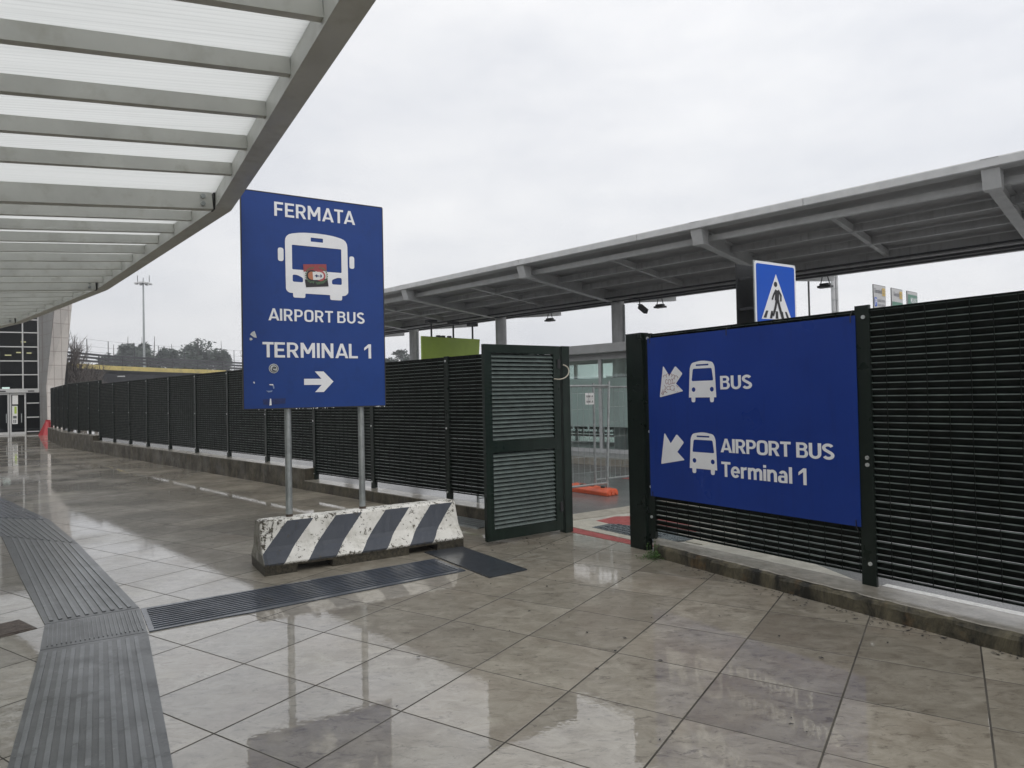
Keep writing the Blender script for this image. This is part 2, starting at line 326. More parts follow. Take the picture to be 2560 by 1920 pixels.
# ------------------------------------------------------------------ mesh helpers
class MB:
    def __init__(s): s.v = []; s.f = []; s.uv = None
    def add(s, vs, fs):
        o = len(s.v); s.v += [Vector(p) for p in vs]; s.f += [tuple(i+o for i in f) for f in fs]
    def box(s, c, x, y, z):   # centre + three half-axis vectors
        c, x, y, z = map(Vector, (c, x, y, z))
        vs = [c+a*x+b*y+d*z for a in (-1, 1) for b in (-1, 1) for d in (-1, 1)]
        s.add(vs, [(0, 1, 3, 2), (4, 6, 7, 5), (0, 4, 5, 1), (2, 3, 7, 6), (0, 2, 6, 4), (1, 5, 7, 3)])
    def bar(s, a, b, w, h, up=(0, 0, 1)):   # beam from a to b, w wide, h tall, centred on its axis
        a, b, up = Vector(a), Vector(b), Vector(up)
        d = (b-a); L = d.length; d.normalize(); x = d.cross(up)
        if x.length < 1e-5: x = d.cross(Vector((1, 0, 0)))
        x.normalize(); y = x.cross(d)
        s.box((a+b)/2, d*L/2, x*w/2, y*h/2)
    def tube(s, pts, r, n=8, caps=True):
        pts = [Vector(p) for p in pts]; rs = r if isinstance(r, (list, tuple)) else [r]*len(pts)
        rings = []; prev = None
        for i, p in enumerate(pts):
            d = (pts[min(i+1, len(pts)-1)]-pts[max(i-1, 0)]).normalized()
            x = prev-d*prev.dot(d) if prev is not None else d.cross(Vector((0, 0, 1)))
            if x.length < 1e-4: x = d.cross(Vector((1, 0, 0)))
            x.normalize(); prev = x; y = d.cross(x)
            rings.append([p+(x*math.cos(2*math.pi*k/n)+y*math.sin(2*math.pi*k/n))*rs[i] for k in range(n)])
        o = len(s.v)
        for rg in rings: s.v += rg
        for i in range(len(rings)-1):
            for k in range(n):
                s.f.append((o+i*n+k, o+i*n+(k+1) % n, o+(i+1)*n+(k+1) % n, o+(i+1)*n+k))
        if caps:
            s.f.append(tuple(o+k for k in range(n-1, -1, -1))); s.f.append(tuple(o+(len(rings)-1)*n+k for k in range(n)))
    def prism(s, poly, z0, z1):   # poly: [(x,y)] ccw
        n = len(poly); vs = [(x, y, z0) for x, y in poly]+[(x, y, z1) for x, y in poly]
        fs = [tuple(range(n-1, -1, -1)), tuple(range(n, 2*n))]+[(i, (i+1) % n, n+(i+1) % n, n+i) for i in range(n)]
        s.add(vs, fs)
    def hexa(s, bot, top):        # two rings of four
        s.add(list(bot)+list(top), [(3, 2, 1, 0), (4, 5, 6, 7), (0, 1, 5, 4), (1, 2, 6, 5), (2, 3, 7, 6), (3, 0, 4, 7)])
    def build(s, name, mat, parent=None, smooth=False, bevel=0.0):
        me = bpy.data.meshes.new(name)
        o0 = parent_loc(parent)
        me.from_pydata([tuple(p-o0) for p in s.v], [], s.f)
        me.validate()
        bm = bmesh.new(); bm.from_mesh(me)
        bmesh.ops.recalc_face_normals(bm, faces=bm.faces)
        if bevel: bmesh.ops.bevel(bm, geom=bm.edges[:], offset=bevel, segments=2, affect='EDGES', profile=0.6, clamp_overlap=True)
        bm.to_mesh(me); bm.free()
        if s.uv is not None:
            l = me.uv_layers.new(name='UVMap')
            for lp in me.loops: l.data[lp.index].uv = s.uv[lp.vertex_index]
        if smooth: me.shade_smooth()
        me.materials.append(M[mat] if isinstance(mat, str) else mat)
        o = bpy.data.objects.new(name, me); COL.objects.link(o)
        if parent: o.parent = parent
        return o
LOCS = {}
def parent_loc(p):
    v = Vector((0, 0, 0))
    while p is not None:
        v = v+p.location; p = p.parent
    return v
def thing(name, label, cat, loc, group=None):
    o = bpy.data.objects.new(name, None); COL.objects.link(o); o.location = loc; o.empty_display_size = 0.2
    o['label'] = label; o['category'] = cat
    if group: o['group'] = group
    return o
def tag(o, label, cat, group=None, loc=None):
    o['label'] = label; o['category'] = cat
    if group: o['group'] = group
    return o
def structure(o): o['kind'] = 'structure'; return o

# flat shapes on a sign face.  fr = (origin, right, up, normal)
def curve_mesh(cu, name):
    ob = bpy.data.objects.new('tmp', cu); COL.objects.link(ob)
    dg = bpy.context.evaluated_depsgraph_get(); dg.update()
    me = bpy.data.meshes.new_from_object(ob.evaluated_get(dg))
    bpy.data.objects.remove(ob); bpy.data.curves.remove(cu)
    return me
def place_flat(me, name, fr, mat, parent, xf, out):
    O, Rt, Up, Nn = fr; o0 = parent_loc(parent)
    for vtx in me.vertices:
        x, y = xf(vtx.co.x, vtx.co.y)
        p = Vector(O)+Vector(Rt)*x+Vector(Up)*y+Vector(Nn)*(out+(0.0006 if vtx.co.z > 0 else -0.0006))
        vtx.co = p-o0
    me.materials.clear(); me.materials.append(M[mat]); me.name = name
    bm = bmesh.new(); bm.from_mesh(me); bmesh.ops.recalc_face_normals(bm, faces=bm.faces); bm.to_mesh(me); bm.free()
    o = bpy.data.objects.new(name, me); COL.objects.link(o); o.parent = parent
    return o
def shape(name, polys, fr, mat, parent, out=0.003):
    cu = bpy.data.curves.new('tmp', 'CURVE'); cu.dimensions = '2D'; cu.fill_mode = 'BOTH'; cu.extrude = 0.0006
    for pl in polys:
        sp = cu.splines.new('POLY'); sp.points.add(len(pl)-1)
        for pt, (x, y) in zip(sp.points, pl): pt.co = (x, y, 0, 1)
        sp.use_cyclic_u = True
    me = curve_mesh(cu, name)
    return place_flat(me, name, fr, mat, parent, lambda x, y: (x, y), out)
def text(name, body, box, fr, mat, parent, weight=0.03, out=0.003, space=1.0, mirror=False):
    cu = bpy.data.curves.new('tmp', 'FONT'); cu.body = body; cu.offset = weight; cu.extrude = 0.0006; cu.space_character = space; cu.fill_mode = 'BOTH'; cu.resolution_u = 4
    me = curve_mesh(cu, name)
    xs = [v.co.x for v in me.vertices]; ys = [v.co.y for v in me.vertices]
    x0, x1, y0, y1 = min(xs), max(xs), min(ys), max(ys)
    bx0, bx1, by0, by1 = box
    sx = (bx1-bx0)/(x1-x0); sy = (by1-by0)/(y1-y0)
    def xf(x, y):
        q = (x-x0)*sx
        return (bx1-q if mirror else bx0+q, by0+(y-y0)*sy)
    return place_flat(me, name, fr, mat, parent, xf, out)
def rnd(pts, r, n=4):
    out = []; N = len(pts)
    for i in range(N):
        p0, p, p1 = Vector(pts[i-1]), Vector(pts[i]), Vector(pts[(i+1) % N])
        a = (p0-p); b = (p1-p); rr = min(r if not isinstance(r, (list, tuple)) else r[i], a.length*0.45, b.length*0.45)
        if rr < 1e-5: out.append(tuple(p)); continue
        A = p+a.normalized()*rr; B = p+b.normalized()*rr
        for k in range(n+1):
            t = k/n; q = A*(1-t)**2+p*2*t*(1-t)+B*t*t; out.append(tuple(q))
    return out
def rect(x0, y0, x1, y1, r=0.0):
    p = [(x0, y0), (x1, y0), (x1, y1), (x0, y1)]
    return rnd(p, r) if r else p
def disc(x, y, rx, ry=None, n=20):
    ry = ry or rx
    return [(x+rx*math.cos(2*math.pi*k/n), y+ry*math.sin(2*math.pi*k/n)) for k in range(n)]
def stroke(pts, w):
    L, Rr = [], []
    for i, p in enumerate(pts):
        p = Vector(p); d = (Vector(pts[min(i+1, len(pts)-1)])-Vector(pts[max(0, i-1)])).normalized(); nrm = Vector((-d.y, d.x))*w/2
        L.append(tuple(p+nrm)); Rr.append(tuple(p-nrm))
    return L+Rr[::-1]

# sign lettering drawn as outlines (cap height 1); each glyph: (width, [layers]); a layer is a list of closed outlines, inner ones are holes
def earc(cx, cy, rx, ry, a0, a1, n=12): return [(cx+rx*math.cos(R_(a0+(a1-a0)*k/n)), cy+ry*math.sin(R_(a0+(a1-a0)*k/n))) for k in range(n+1)]
def glyph(ch, w, xh=0.74):
    h = w*0.92
    R = lambda x0, y0, x1, y1: [(x0, y0), (x1, y0), (x1, y1), (x0, y1)]
    def bowl(x0, y0, x1, y1, r):   # D-shape outline from a stem at x0
        return [(x0, y0)]+earc(x1-r, y0+r, r, r, -90, 0, 6)+earc(x1-r, y1-r, r, r, 0, 90, 6)+[(x0, y1)]
    def ring(cx, cy, rx, ry, a0, a1, t=w, n=20): return earc(cx, cy, rx, ry, a0, a1, n)+earc(cx, cy, rx-t, ry-t*0.95, a1, a0, n)
    if ch == 'I': return w, [[R(0, 0, w, 1)]]
    if ch == 'L': return .56, [[[(0, 0), (.56, 0), (.56, h), (w, h), (w, 1), (0, 1)]]]
    if ch == 'F': return .57, [[[(0, 0), (w, 0), (w, .41), (.51, .41), (.51, .41+h), (w, .41+h), (w, 1-h), (.57, 1-h), (.57, 1), (0, 1)]]]
    if ch == 'E': return .59, [[[(0, 0), (.59, 0), (.59, h), (w, h), (w, .42), (.53, .42), (.53, .42+h), (w, .42+h), (w, 1-h), (.59, 1-h), (.59, 1), (0, 1)]]]
    if ch == 'T': return .62, [[[(.31-w/2, 0), (.31+w/2, 0), (.31+w/2, 1-h), (.62, 1-h), (.62, 1), (0, 1), (0, 1-h), (.31-w/2, 1-h)]]]
    if ch == 'M': W = .84; return W, [[[(0, 0), (w, 0), (w, .62), (W/2-.075, .26), (W/2+.075, .26), (W-w, .62), (W-w, 0), (W, 0), (W, 1), (W-w, 1), (W/2, .50), (w, 1), (0, 1)]]]
    if ch == 'N': W = .71; return W, [[[(0, 0), (w, 0), (w, .63), (W-w, 0), (W, 0), (W, 1), (W-w, 1), (W-w, .37), (w, 1), (0, 1)]]]
    if ch == 'A': W = .80; return W, [[[(0, 0), (w*1.05, 0), (w*1.05+.055, .175), (W-w*1.05-.055, .175), (W-w*1.05, 0), (W, 0), (W/2+w*.48, 1), (W/2-w*.48, 1)], [(w*1.05+.098, .175+h*.92), (W-w*1.05-.098, .175+h*.92), (W/2, .76)]]]
    if ch == 'P': return .63, [[[(0, 0), (w, 0), (w, .36)]+bowl(w, .36, .63, 1, .30)[1:-1]+[(0, 1)], bowl(w, .36+h*.95, .63-w, 1-h*.95, .13)]]
    if ch == 'R': return .67, [[[(0, 0), (w, 0), (w, .38), (.27, .38), (.67-w*1.12, 0), (.67, 0), (.475, .405)]+earc(.345, .69, .30, .31, -62, 90, 10)+[(0, 1)], bowl(w, .38+h*.9, .645-w, 1-h*.95, .13)]]
    if ch == 'B': return .67, [[[(0, 0)]+earc(.39, .285, .28, .285, -90, 55, 8)+earc(.37, .74, .265, .26, -40, 90, 8)+[(0, 1)], bowl(w, h*.92, .67-w, .565-h*.52, .11), bowl(w, .565+h*.38, .635-w, 1-h*.92, .10)]]
    if ch == 'O': W = .70; return W, [[rnd(R(0, -.01, W, 1.01), .33, 8), rnd(R(w, h-.01, W-w, 1.01-h), .16, 8)]]
    if ch == 'U': W = .68; r = W/2; return W, [[[(0, 1)]+earc(r, .32, r, .33, 180, 360, 16)+[(W, 1), (W-w, 1)]+earc(r, .32, r-w, .33-h, 360, 180, 16)+[(w, 1)]]]
    if ch == 'S':
        c = earc(.315, .735, .225, .185, 22, 235, 12)+earc(.325, .265, .230, .185, 55, -158, 12)
        return .65, [[stroke(c, w)]]
    if ch == '1': return .44, [[[(.44-w, 0), (.44, 0), (.44, 1), (.44-w*.95, 1), (0, .74), (0, .55), (.44-w, .77)]]]
    if ch == 'i': return w, [[R(0, 0, w, xh), R(0, xh+.09, w, 1)]]
    if ch == 'l': return w, [[R(0, 0, w, 1)]]
    if ch == 'r': return .40, [[R(0, 0, w, xh)], [earc(.37, xh-.30, .30, .315, 88, 172, 8)+earc(.37, xh-.30, .30-w*.5, .315-w, 172, 88, 8)]]
    if ch == 'n': return .58, [[R(0, 0, w, xh)], [[(.58, 0)]+earc(.315, xh-.27, .265, .285, 0, 165, 12)+earc(.305, xh-.27, .265-w*.96, .285-w, 165, 0, 12)+[(.58-w, 0)]]]
    if ch == 'm': W = .90; m = W/2; return W, [[R(0, 0, w, xh)], [[(m+w/2, 0)]+earc(m+w/2-.24, xh-.25, .24, .265, 0, 165, 10)+earc(m+w/2-.24, xh-.25, .24-w*.96, .265-w, 165, 0, 10)+[(m-w/2, 0)]], [[(W, 0)]+earc(W-.24, xh-.25, .24, .265, 0, 165, 10)+earc(W-.24, xh-.25, .24-w*.96, .265-w, 165, 0, 10)+[(W-w, 0)]]]
    if ch == 'e': return .60, [[ring(.30, xh/2, .30, xh/2+.012, 0, 322)], [R(w*.6, xh/2-h*.38, .599, xh/2+h*.38)]]
    if ch == 'a': return .58, [[[(.55, 0), (.55, .47)]+earc(.30, .47, .25, xh-.455, 0, 158, 10)+earc(.30, .47, .25-w, xh-.455-h, 158, 0, 10)+[(.55-w, 0)]], [rnd(R(0, -.012, .50, .44), .19, 6), rnd(R(w, h*.72, .50-w*.55, .44-h*.72), .08, 5)]]
    return .35, []
def letters(name, body, box, fr, mat, parent, w=0.19, gap=0.115, out=0.002, xh=0.74):
    """one mesh per word, scaled to fill the measured box"""
    x = 0.0; words = [[]]; ext = []
    for ch in body:
        if ch == ' ': x += 0.30; words.append([]); continue
        gw, lay = glyph(ch, w, xh)
        g = gap*(0.35 if ch in 'AT' else 1.0)
        words[-1].append((x, lay)); ext.append(x+gw); x += gw+g
    W = ext[-1]; bx0, bx1, by0, by1 = box; sx, sy = (bx1-bx0)/W, by1-by0
    for wd in words:
        bm = bmesh.new()
        for li in range(3):
            polys = [[(bx0+(gx+px_)*sx, by0+py_*sy) for px_, py_ in pl] for gx, lay in wd if li < len(lay) for pl in lay[li]]
            if not polys: continue
            o = shape('tmp', polys, fr, mat, parent, out+0.0003*li)
            bm.from_mesh(o.data); me = o.data; bpy.data.objects.remove(o); bpy.data.meshes.remove(me)
        me = bpy.data.meshes.new(name); bm.to_mesh(me); bm.free(); me.materials.append(M[mat])
        o = bpy.data.objects.new(name, me); COL.objects.link(o); o.parent = parent

# ------------------------------------------------------------------ ground
ROAD = -0.10
b = MB(); b.box((0, 600, ROAD-0.5), (2600, 0, 0), (0, 2600, 0), (0, 0, 0.5)); structure(b.build('road', 'asphalt'))
LF0 = Vector((-0.845, 9.13, 0)); LFd = Vector((-math.sin(R_(44)), math.cos(R_(44)), 0)); LFn = Vector((math.cos(R_(44)), math.sin(R_(44)), 0))
RF0 = Vector((1.30, 6.69, 0)); RFd = Vector((math.sin(R_(34.4)), -math.cos(R_(34.4)), 0)); RFn = Vector((-math.cos(R_(34.4)), -math.sin(R_(34.4)), 0))
lpost_t = [0.02, 1.85, 3.67, 5.56, 7.40, 9.26, 11.09, 12.85, 14.45, 16.08, 17.70, 19.02, 20.56, 22.07]
lposts = [LF0+LFd*t for t in lpost_t]
d38 = Vector((-math.sin(R_(38)), math.cos(R_(38)), 0))
for k in range(4): lposts.append(lposts[-1]+d38*1.8)
# paved forecourt: bounded by the fence lines, it carries on under the canopy to the terminal
q = lambda p: (p.x, p.y)
fore = [(9.0, -6.0), q(RF0+RFd*13+Vector((-RFn.x, -RFn.y, 0))*0.1), q(RF0-RFn*0.10+RFd*0.0), (1.16, 6.92), (0.70, 7.75), q(LF0-LFd*1.5+LFn*0.12), q(lposts[0]+LFn*0.12), q(lposts[13]+LFn*0.12), q(lposts[17]+Vector((0.1, 0.08, 0))), (-21.5, 36.5), (-25.0, 41.0), (-60, 30), (-40, -12)]
b = MB(); b.prism(fore, -0.35, 0.0); structure(b.build('pavement', 'tile'))
# little apron of slabs on the far side of the gate
apron = [(1.16, 6.93), q(RF0-RFn*0.11), q(RF0+RFd*2.6-RFn*0.11), (2.62, 6.02), (2.02, 6.92), (2.45, 7.35), (2.9, 9.4), (2.4, 9.95), (1.586, 9.308), (0.695, 8.716), (0.28, 8.22), (0.70, 7.76)]
b = MB(); b.prism(apron, -0.34, -0.004); structure(b.build('kerbside_apron', 'slab'))
kb = MB(); kb.prism([(0.66, 8.30), (1.494, 8.80), (2.62, 9.52), (2.4, 9.93), (1.586, 9.30), (0.695, 8.705), (0.31, 8.22)], -0.30, 0.004); structure(kb.build('kerb', 'kerb'))
def sheet(name, poly, z, mat):
    b = MB(); b.prism(poly, z-0.02, z); return structure(b.build(name, mat))
sheet('painted_strip', [(0.63, 7.90), (0.585, 7.66), (1.14, 6.965), (1.30, 6.86), (1.42, 6.80), (1.30, 7.02), (1.205, 7.115)], 0.003, 'redpaint')
sheet('painted_strip', [(0.64, 7.91), (1.205, 7.125), (1.30, 7.20), (0.87, 7.83), (1.10, 8.02), (0.958, 8.24), (0.67, 8.29)], 0.007, 'creampaint')
sheet('painted_strip', [(0.965, 8.235), (1.11, 8.03), (1.34, 7.90), (1.62, 7.75), (1.88, 7.45), (2.1, 7.6), (1.75, 8.35), (1.415, 8.50), (1.24, 8.50)], 0.005, 'redpaint')
sheet('tactile_slab', [(0.875, 7.825), (1.305, 7.205), (1.40, 7.02), (1.72, 7.03), (1.86, 7.13), (1.60, 7.70), (1.337, 7.86), (1.10, 8.01)], 0.011, 'padgrey')
b = MB()
ax = Vector((0.55, -0.83, 0)); ay = Vector((0.83, 0.55, 0))
for i in range(9):
    for j in range(4):
        c = Vector((0.98, 7.78, 0.013))+ax*0.09*i+ay*0.09*j
        b.box(c, ax*0.03, ay*0.012, Vector((0, 0, 0.004)))
structure(b.build('tactile_studs', 'padgrey'))
sheet('pale_slab', [(1.735, 7.02), (1.862, 7.128), (2.0, 6.99), (1.86, 6.85)], 0.004, 'creampaint')
# white edge line on the road behind the right fence
a0 = Vector((2.95, 5.62, 0)); 
sheet('road_line', [q(a0), q(a0+RFd*6), q(a0+RFd*6-RFn*0.14), q(a0-RFn*0.14)], ROAD+0.004, 'whiteline')
# second platform under the bus station canopy
e_ = Vector((-math.sqrt(.5), math.sqrt(.5), 0)); g_ = Vector((math.sqrt(.5), math.sqrt(.5), 0))
def EG(e, g, z=0.0): p = e_*e+g_*g; return Vector((p.x, p.y, z))
b = MB(); b.prism([q(EG(-12, 12.62)), q(EG(-12, 19.5)), q(EG(26, 19.5)), q(EG(26, 12.62))], -0.3, 0.06); structure(b.build('bus_platform', 'platform'))
b = MB()
for i in range(38): b.box(EG(-11.5+i, 12.50, -0.12), e_*0.494, g_*0.11, Vector((0, 0, 0.17)))
structure(b.build('platform_kerb', 'kerb'))
# maroon patch of repaired road
sheet('road_patch', [(2.05, 13.1), (2.7, 12.4), (3.1, 12.9), (2.5, 13.6)], ROAD+0.004, 'redpaint')

# ------------------------------------------------------------------ rubber walkway on the forecourt
def strip(name, poly, mat, z=0.008):
    b = MB(); b.prism(poly, -0.01, z); return b.build(name, mat)
def ribs(b, A0, A1, B0, B1, n, w, z, inset=0.03, h=0.006):
    # n raised ribs between edge A (A0->A1) and edge B (B0->B1)
    A0, A1, B0, B1 = map(Vector, (A0, A1, B0, B1))
    for i in range(n):
        t = (i+0.7)/(n+0.4); p = A0.lerp(B0, t); r = A1.lerp(B1, t); d = (r-p).normalized()
        p = p+d*inset; r = r-d*inset
        b.bar((p.x, p.y, z+h/2-0.001), (r.x, r.y, z+h/2-0.001), w, h+0.002)
walk = thing('tactile_walkway', 'grey ribbed rubber guide path curving across the wet paving', 'guide path', (-3.0, 4.4, 0))
def piece(name, poly, mat, edges, n, w=0.022, z=0.008):
    b = MB(); b.prism(poly, -0.01, z); o = b.build(name, mat, walk)
    if edges:
        r = MB()
        for (A0, A1, B0, B1) in edges: ribs(r, A0, A1, B0, B1, n, w, z)
        rb = r.build('rib', 'rubber_rib' if mat == 'rubber' else mat, o)
    return o
piece('path_section', [(-0.86, 1.9), (-1.451, 2.895), (-2.447, 4.575), (-2.953, 4.271), (-2.157, 2.917), (-1.56, 1.9)], 'rubber', [((-1.57, 1.92, 0), (-2.93, 4.23, 0), (-0.87, 1.92, 0), (-2.46, 4.52, 0))], 11)
piece('path_junction', [(-2.453, 4.58), (-2.80, 5.12), (-3.267, 4.775), (-2.957, 4.277)], 'rubber', [((-2.95, 4.30, 0), (-3.25, 4.76, 0), (-2.47, 4.60, 0), (-2.80, 5.10, 0))], 22, 0.006)
piece('path_section', [(-2.806, 5.128), (-4.769, 7.515), (-5.95, 7.985), (-4.357, 6.066), (-3.271, 4.782)], 'rubber', [((-3.28, 4.80, 0), (-5.85, 7.95, 0), (-2.83, 5.13, 0), (-4.80, 7.50, 0))], 10)
piece('path_section', [(-4.773, 7.52), (-6.117, 9.068), (-7.45, 9.46), (-5.955, 7.99)], 'rubber', [((-5.93, 8.0, 0), (-7.40, 9.44, 0), (-4.80, 7.53, 0), (-6.13, 9.04, 0))], 10)
piece('path_section', [(-6.122, 9.073), (-7.252, 10.182), (-8.59, 11.493), (-10.3, 12.1), (-7.455, 9.465)], 'rubber_blue', [((-7.43, 9.48, 0), (-10.2, 12.05, 0), (-6.16, 9.08, 0), (-8.6, 11.45, 0))], 10)
piece('path_branch', [(-2.445, 4.59), (-2.063, 4.863), (-1.912, 4.95), (-0.44, 6.02), (-0.76, 6.48), (-2.135, 5.529), (-2.78, 5.10)], 'rubber_blue', [((-2.455, 4.61, 0), (-0.47, 6.04, 0), (-2.76, 5.08, 0), (-0.77, 6.46, 0))], 11, 0.014)
piece('path_end_plate', [(-0.225, 5.764), (0.097, 6.002), (-0.534, 6.957), (-0.892, 6.755)], 'rubber_dark', None, 0, z=0.012)
# manhole cover by the walkway
b = MB(); b.prism([(-3.546, 4.916), (-3.75, 4.65), (-3.48, 4.45), (-3.279, 4.718)], -0.01, 0.003)
mh = b.build('manhole_cover', 'iron'); tag(mh, 'rusty iron drain cover beside the grey guide path', 'manhole cover')
bb = MB(); bb.prism([(-3.540, 4.880), (-3.71, 4.655), (-3.485, 4.487), (-3.315, 4.712)], 0.001, 0.0055); bb.build('cover_plate', 'iron', mh)
# drain grating by the low wall
gr = thing('drain_grate', 'steel drain grating behind the right end of the striped barrier', 'drain grate', (-0.55, 8.35, 0))
b = MB(); gd = LFd; gn = LFn
c0 = Vector((-0.53, 8.40, 0))
b.box(c0+Vector((0, 0, 0.0)), gd*0.42, gn*0.26, Vector((0, 0, 0.003))); b.build('pit', 'darkpit', gr)
b = MB()
for i in range(-9, 10): b.box(c0+gd*0.044*i+Vector((0, 0, 0.008)), gd*0.004, gn*0.25, Vector((0, 0, 0.006)))
for i in range(-3, 4): b.box(c0+gn*0.08*i+Vector((0, 0, 0.009)), gd*0.42, gn*0.004, Vector((0, 0, 0.006)))
b.build('bars', 'galv', gr)
b = MB()
for s_ in (-1, 1): b.box(c0+gn*0.265*s_+Vector((0, 0, 0.006)), gd*0.43, gn*0.012, Vector((0, 0, 0.008)))
b.build('frame', 'galv', gr)

# ------------------------------------------------------------------ low walls under the fences
def wall_run(pts, z, name, mat, copmat, parent, w0=-0.20, w1=0.06, n=None):
    b = MB(); c = MB()
    for i in range(len(pts)-1):
        p, r = pts[i], pts[i+1]; d = (r-p).normalized(); nn = Vector((d.y, -d.x, 0)) if n is None else n
        m = 10; 
        for k in range(m):
            a0 = p.lerp(r, k/m); a1 = p.lerp(r, (k+1)/m)
            b.hexa([a0+nn*w0+Vector((0, 0, -0.3)), a1+nn*w0+Vector((0, 0, -0.3)), a1+nn*w1+Vector((0, 0, -0.3)), a0+nn*w1+Vector((0, 0, -0.3))],
                   [a0+nn*w0+Vector((0, 0, z-0.012)), a1+nn*w0+Vector((0, 0, z-0.012)), a1+nn*w1+Vector((0, 0, z-0.012)), a0+nn*w1+Vector((0, 0, z-0.012))])
        c.box((p+r)/2+nn*(w0+w1)/2+Vector((0, 0, z-0.006)), (r-p)/2, nn*((w1-w0)/2+0.002), Vector((0, 0, 0.006)))
    o = b.build('masonry', mat, parent); c.build('coping', copmat, parent)
    return o
lw = thing('low_wall', 'stepped mossy concrete wall carrying the long green fence', 'low wall', (-8, 16, 0))
wall_run([LF0-LFd*1.75, lposts[2]+LFd*0.0], 0.16, 'w', 'wall', 'coping', lw, n=LFn)
wall_run([lposts[2]+LFd*0.002, lposts[10]], 0.36, 'w', 'wall', 'coping', lw, n=LFn)
wall_run([lposts[10]+LFd*0.002, lposts[13]+LFd*0.03], 0.53, 'w', 'wall', 'coping', lw, n=LFn)
wall_run([lposts[13]+LFd*0.032, lposts[17]-d38*0.9], 0.55, 'w', 'wall', 'coping', lw)
rw = thing('low_wall', 'rust and moss stained concrete kerb wall under the blue bus panel', 'low wall', (2.0, 5.4, 0))
b = MB(); A = Vector((1.285, 6.385, 0)); Bf = Vector((1.285, 6.385, 0))+Vector((2.465, -4.035, 0))*2.0; A2 = RF0+RFd*0.015-RFn*0.045; B2 = RF0+RFd*9.45-RFn*0.045
N = 120
prof = [(0.0, -0.2), (0.0, 0.085), (0.012, 0.105), (0.04, 0.118), (1.0, 0.12), (1.0, -0.2)]
rows = []
for i in range(N+1):
    t = i/N; f = A.lerp(Bf, t); r_ = A2.lerp(B2, t); d = r_-f; L = d.length; row = []
    for j, (qx, z) in enumerate(prof):
        off = qx if qx < 0.5 else L
        p = f+d.normalized()*off; p.z = z
        if 0 < j < 4: p.x += random.uniform(-.006, .006); p.y += random.uniform(-.006, .006); p.z += random.uniform(-.004, .004)
        row.append(p)
    rows.append(row)
vs = [p for r in rows for p in r]; K = len(prof); fs = []
for i in range(N):
    for j in range(K): fs.append((i*K+j, (i+1)*K+j, (i+1)*K+(j+1) % K, i*K+(j+1) % K))
fs.append(tuple(range(K))); fs.append(tuple(N*K+j for j in range(K-1, -1, -1)))
b.add(vs, fs); b.build('masonry', 'wall_rust', rw)
b = MB()
vs = []; 
for i in range(N+1):
    t = i/N; f = A.lerp(Bf, t); r_ = A2.lerp(B2, t); d = (r_-f); L = d.length; d.normalize()
    e0 = 0.035+random.uniform(-0.012, 0.014)
    for off, z in ((e0, 0.117), (e0+0.01, 0.123), (L-0.003, 0.124), (L-0.003, 0.11)):
        p = f+d*off; vs.append((p.x, p.y, z))
fs = [(i*4+j, (i+1)*4+j, (i+1)*4+j+1, i*4+j+1) for i in range(N) for j in range(3)]
b.add(vs, fs); b.build('coping', 'coping', rw)

# ------------------------------------------------------------------ louvred fences
SR = random.Random(99)
def slat_panel(p, r, z0, z1, nn, parent, pitch=0.0465, rod=0.132, name='panel', hgt=0.0415):
    """slats between p and r (ground points), nn points to the viewer's side"""
    d = (r-p); L = d.length; d.normalize(); Z = Vector((0, 0, 1))
    slat, lip, rods = MB(), MB(), MB()
    n = int((z1-z0)/pitch)
    for i in range(n):
        z = z0+0.02+i*pitch
        c = (p+r)/2
        near = c+nn*0.013+Z*(z+hgt); far = c-nn*0.013+Z*z
        m = (near+far)/2; ax2 = (near-far)/2; th = d.cross(ax2).normalized()*0.0012
        j1 = SR.uniform(-.0014, .0014); dd = (d+Z*SR.uniform(-.0011, .0011)).normalized(); m = m+Z*j1; near = near+Z*j1
        slat.box(m, dd*L/2, ax2, th)
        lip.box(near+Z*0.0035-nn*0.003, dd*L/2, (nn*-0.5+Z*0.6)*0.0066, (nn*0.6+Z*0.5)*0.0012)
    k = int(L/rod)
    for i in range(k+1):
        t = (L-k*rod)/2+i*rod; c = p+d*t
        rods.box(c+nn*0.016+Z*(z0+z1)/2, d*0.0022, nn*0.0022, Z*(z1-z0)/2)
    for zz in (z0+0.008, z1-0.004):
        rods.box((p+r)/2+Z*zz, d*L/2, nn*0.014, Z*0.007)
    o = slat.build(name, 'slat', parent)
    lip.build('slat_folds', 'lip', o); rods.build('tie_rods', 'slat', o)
    return o
def fence_post(p, d, nn, z0, z1, parent, bolts, w=0.042, side=1, base=True):
    Z = Vector((0, 0, 1)); b = MB()
    b.box(p+Z*(z0+z1)/2+nn*0.010, d*w, nn*0.012, Z*(z1-z0)/2)          # flat bar facing the pavement
    b.box(p+Z*(z0+z1)/2-nn*0.032, d*0.006, nn*0.029, Z*((z1-z0)/2-0.002))  # web of the T section
    o = b.build('post', 'green', parent)
    for zz in bolts:
        bb = MB(); bb.tube([p+Z*zz+nn*0.021+d*0.012*side, p+Z*zz+nn*0.032+d*0.012*side], 0.014, 8); bb.build('bolt', 'bolt', o)
    return o
lf = thing('louvre_fence', 'long dark green slatted fence on the stepped wall towards the terminal', 'fence', (-8, 16, 0))
nL = -LFn
def lz(i):   # base and top height of bay i
    if i < 2: return 0.16, 2.05
    if i < 10: return 0.36, 2.16
    return 0.53, 2.26
for i in range(len(lposts)):
    z0, z1 = lz(i) if i != 10 else (0.36, 2.27)
    if i == 2: z0 = 0.16
    d = LFd if i < 14 else d38; nn = nL if i < 14 else Vector((-d38.y, d38.x, 0))
    fence_post(lposts[i], d, nn, z0, z1+0.012, lf, (z1-0.05, (z0+z1)/2, z0+0.10))
first = LF0-LFd*1.70
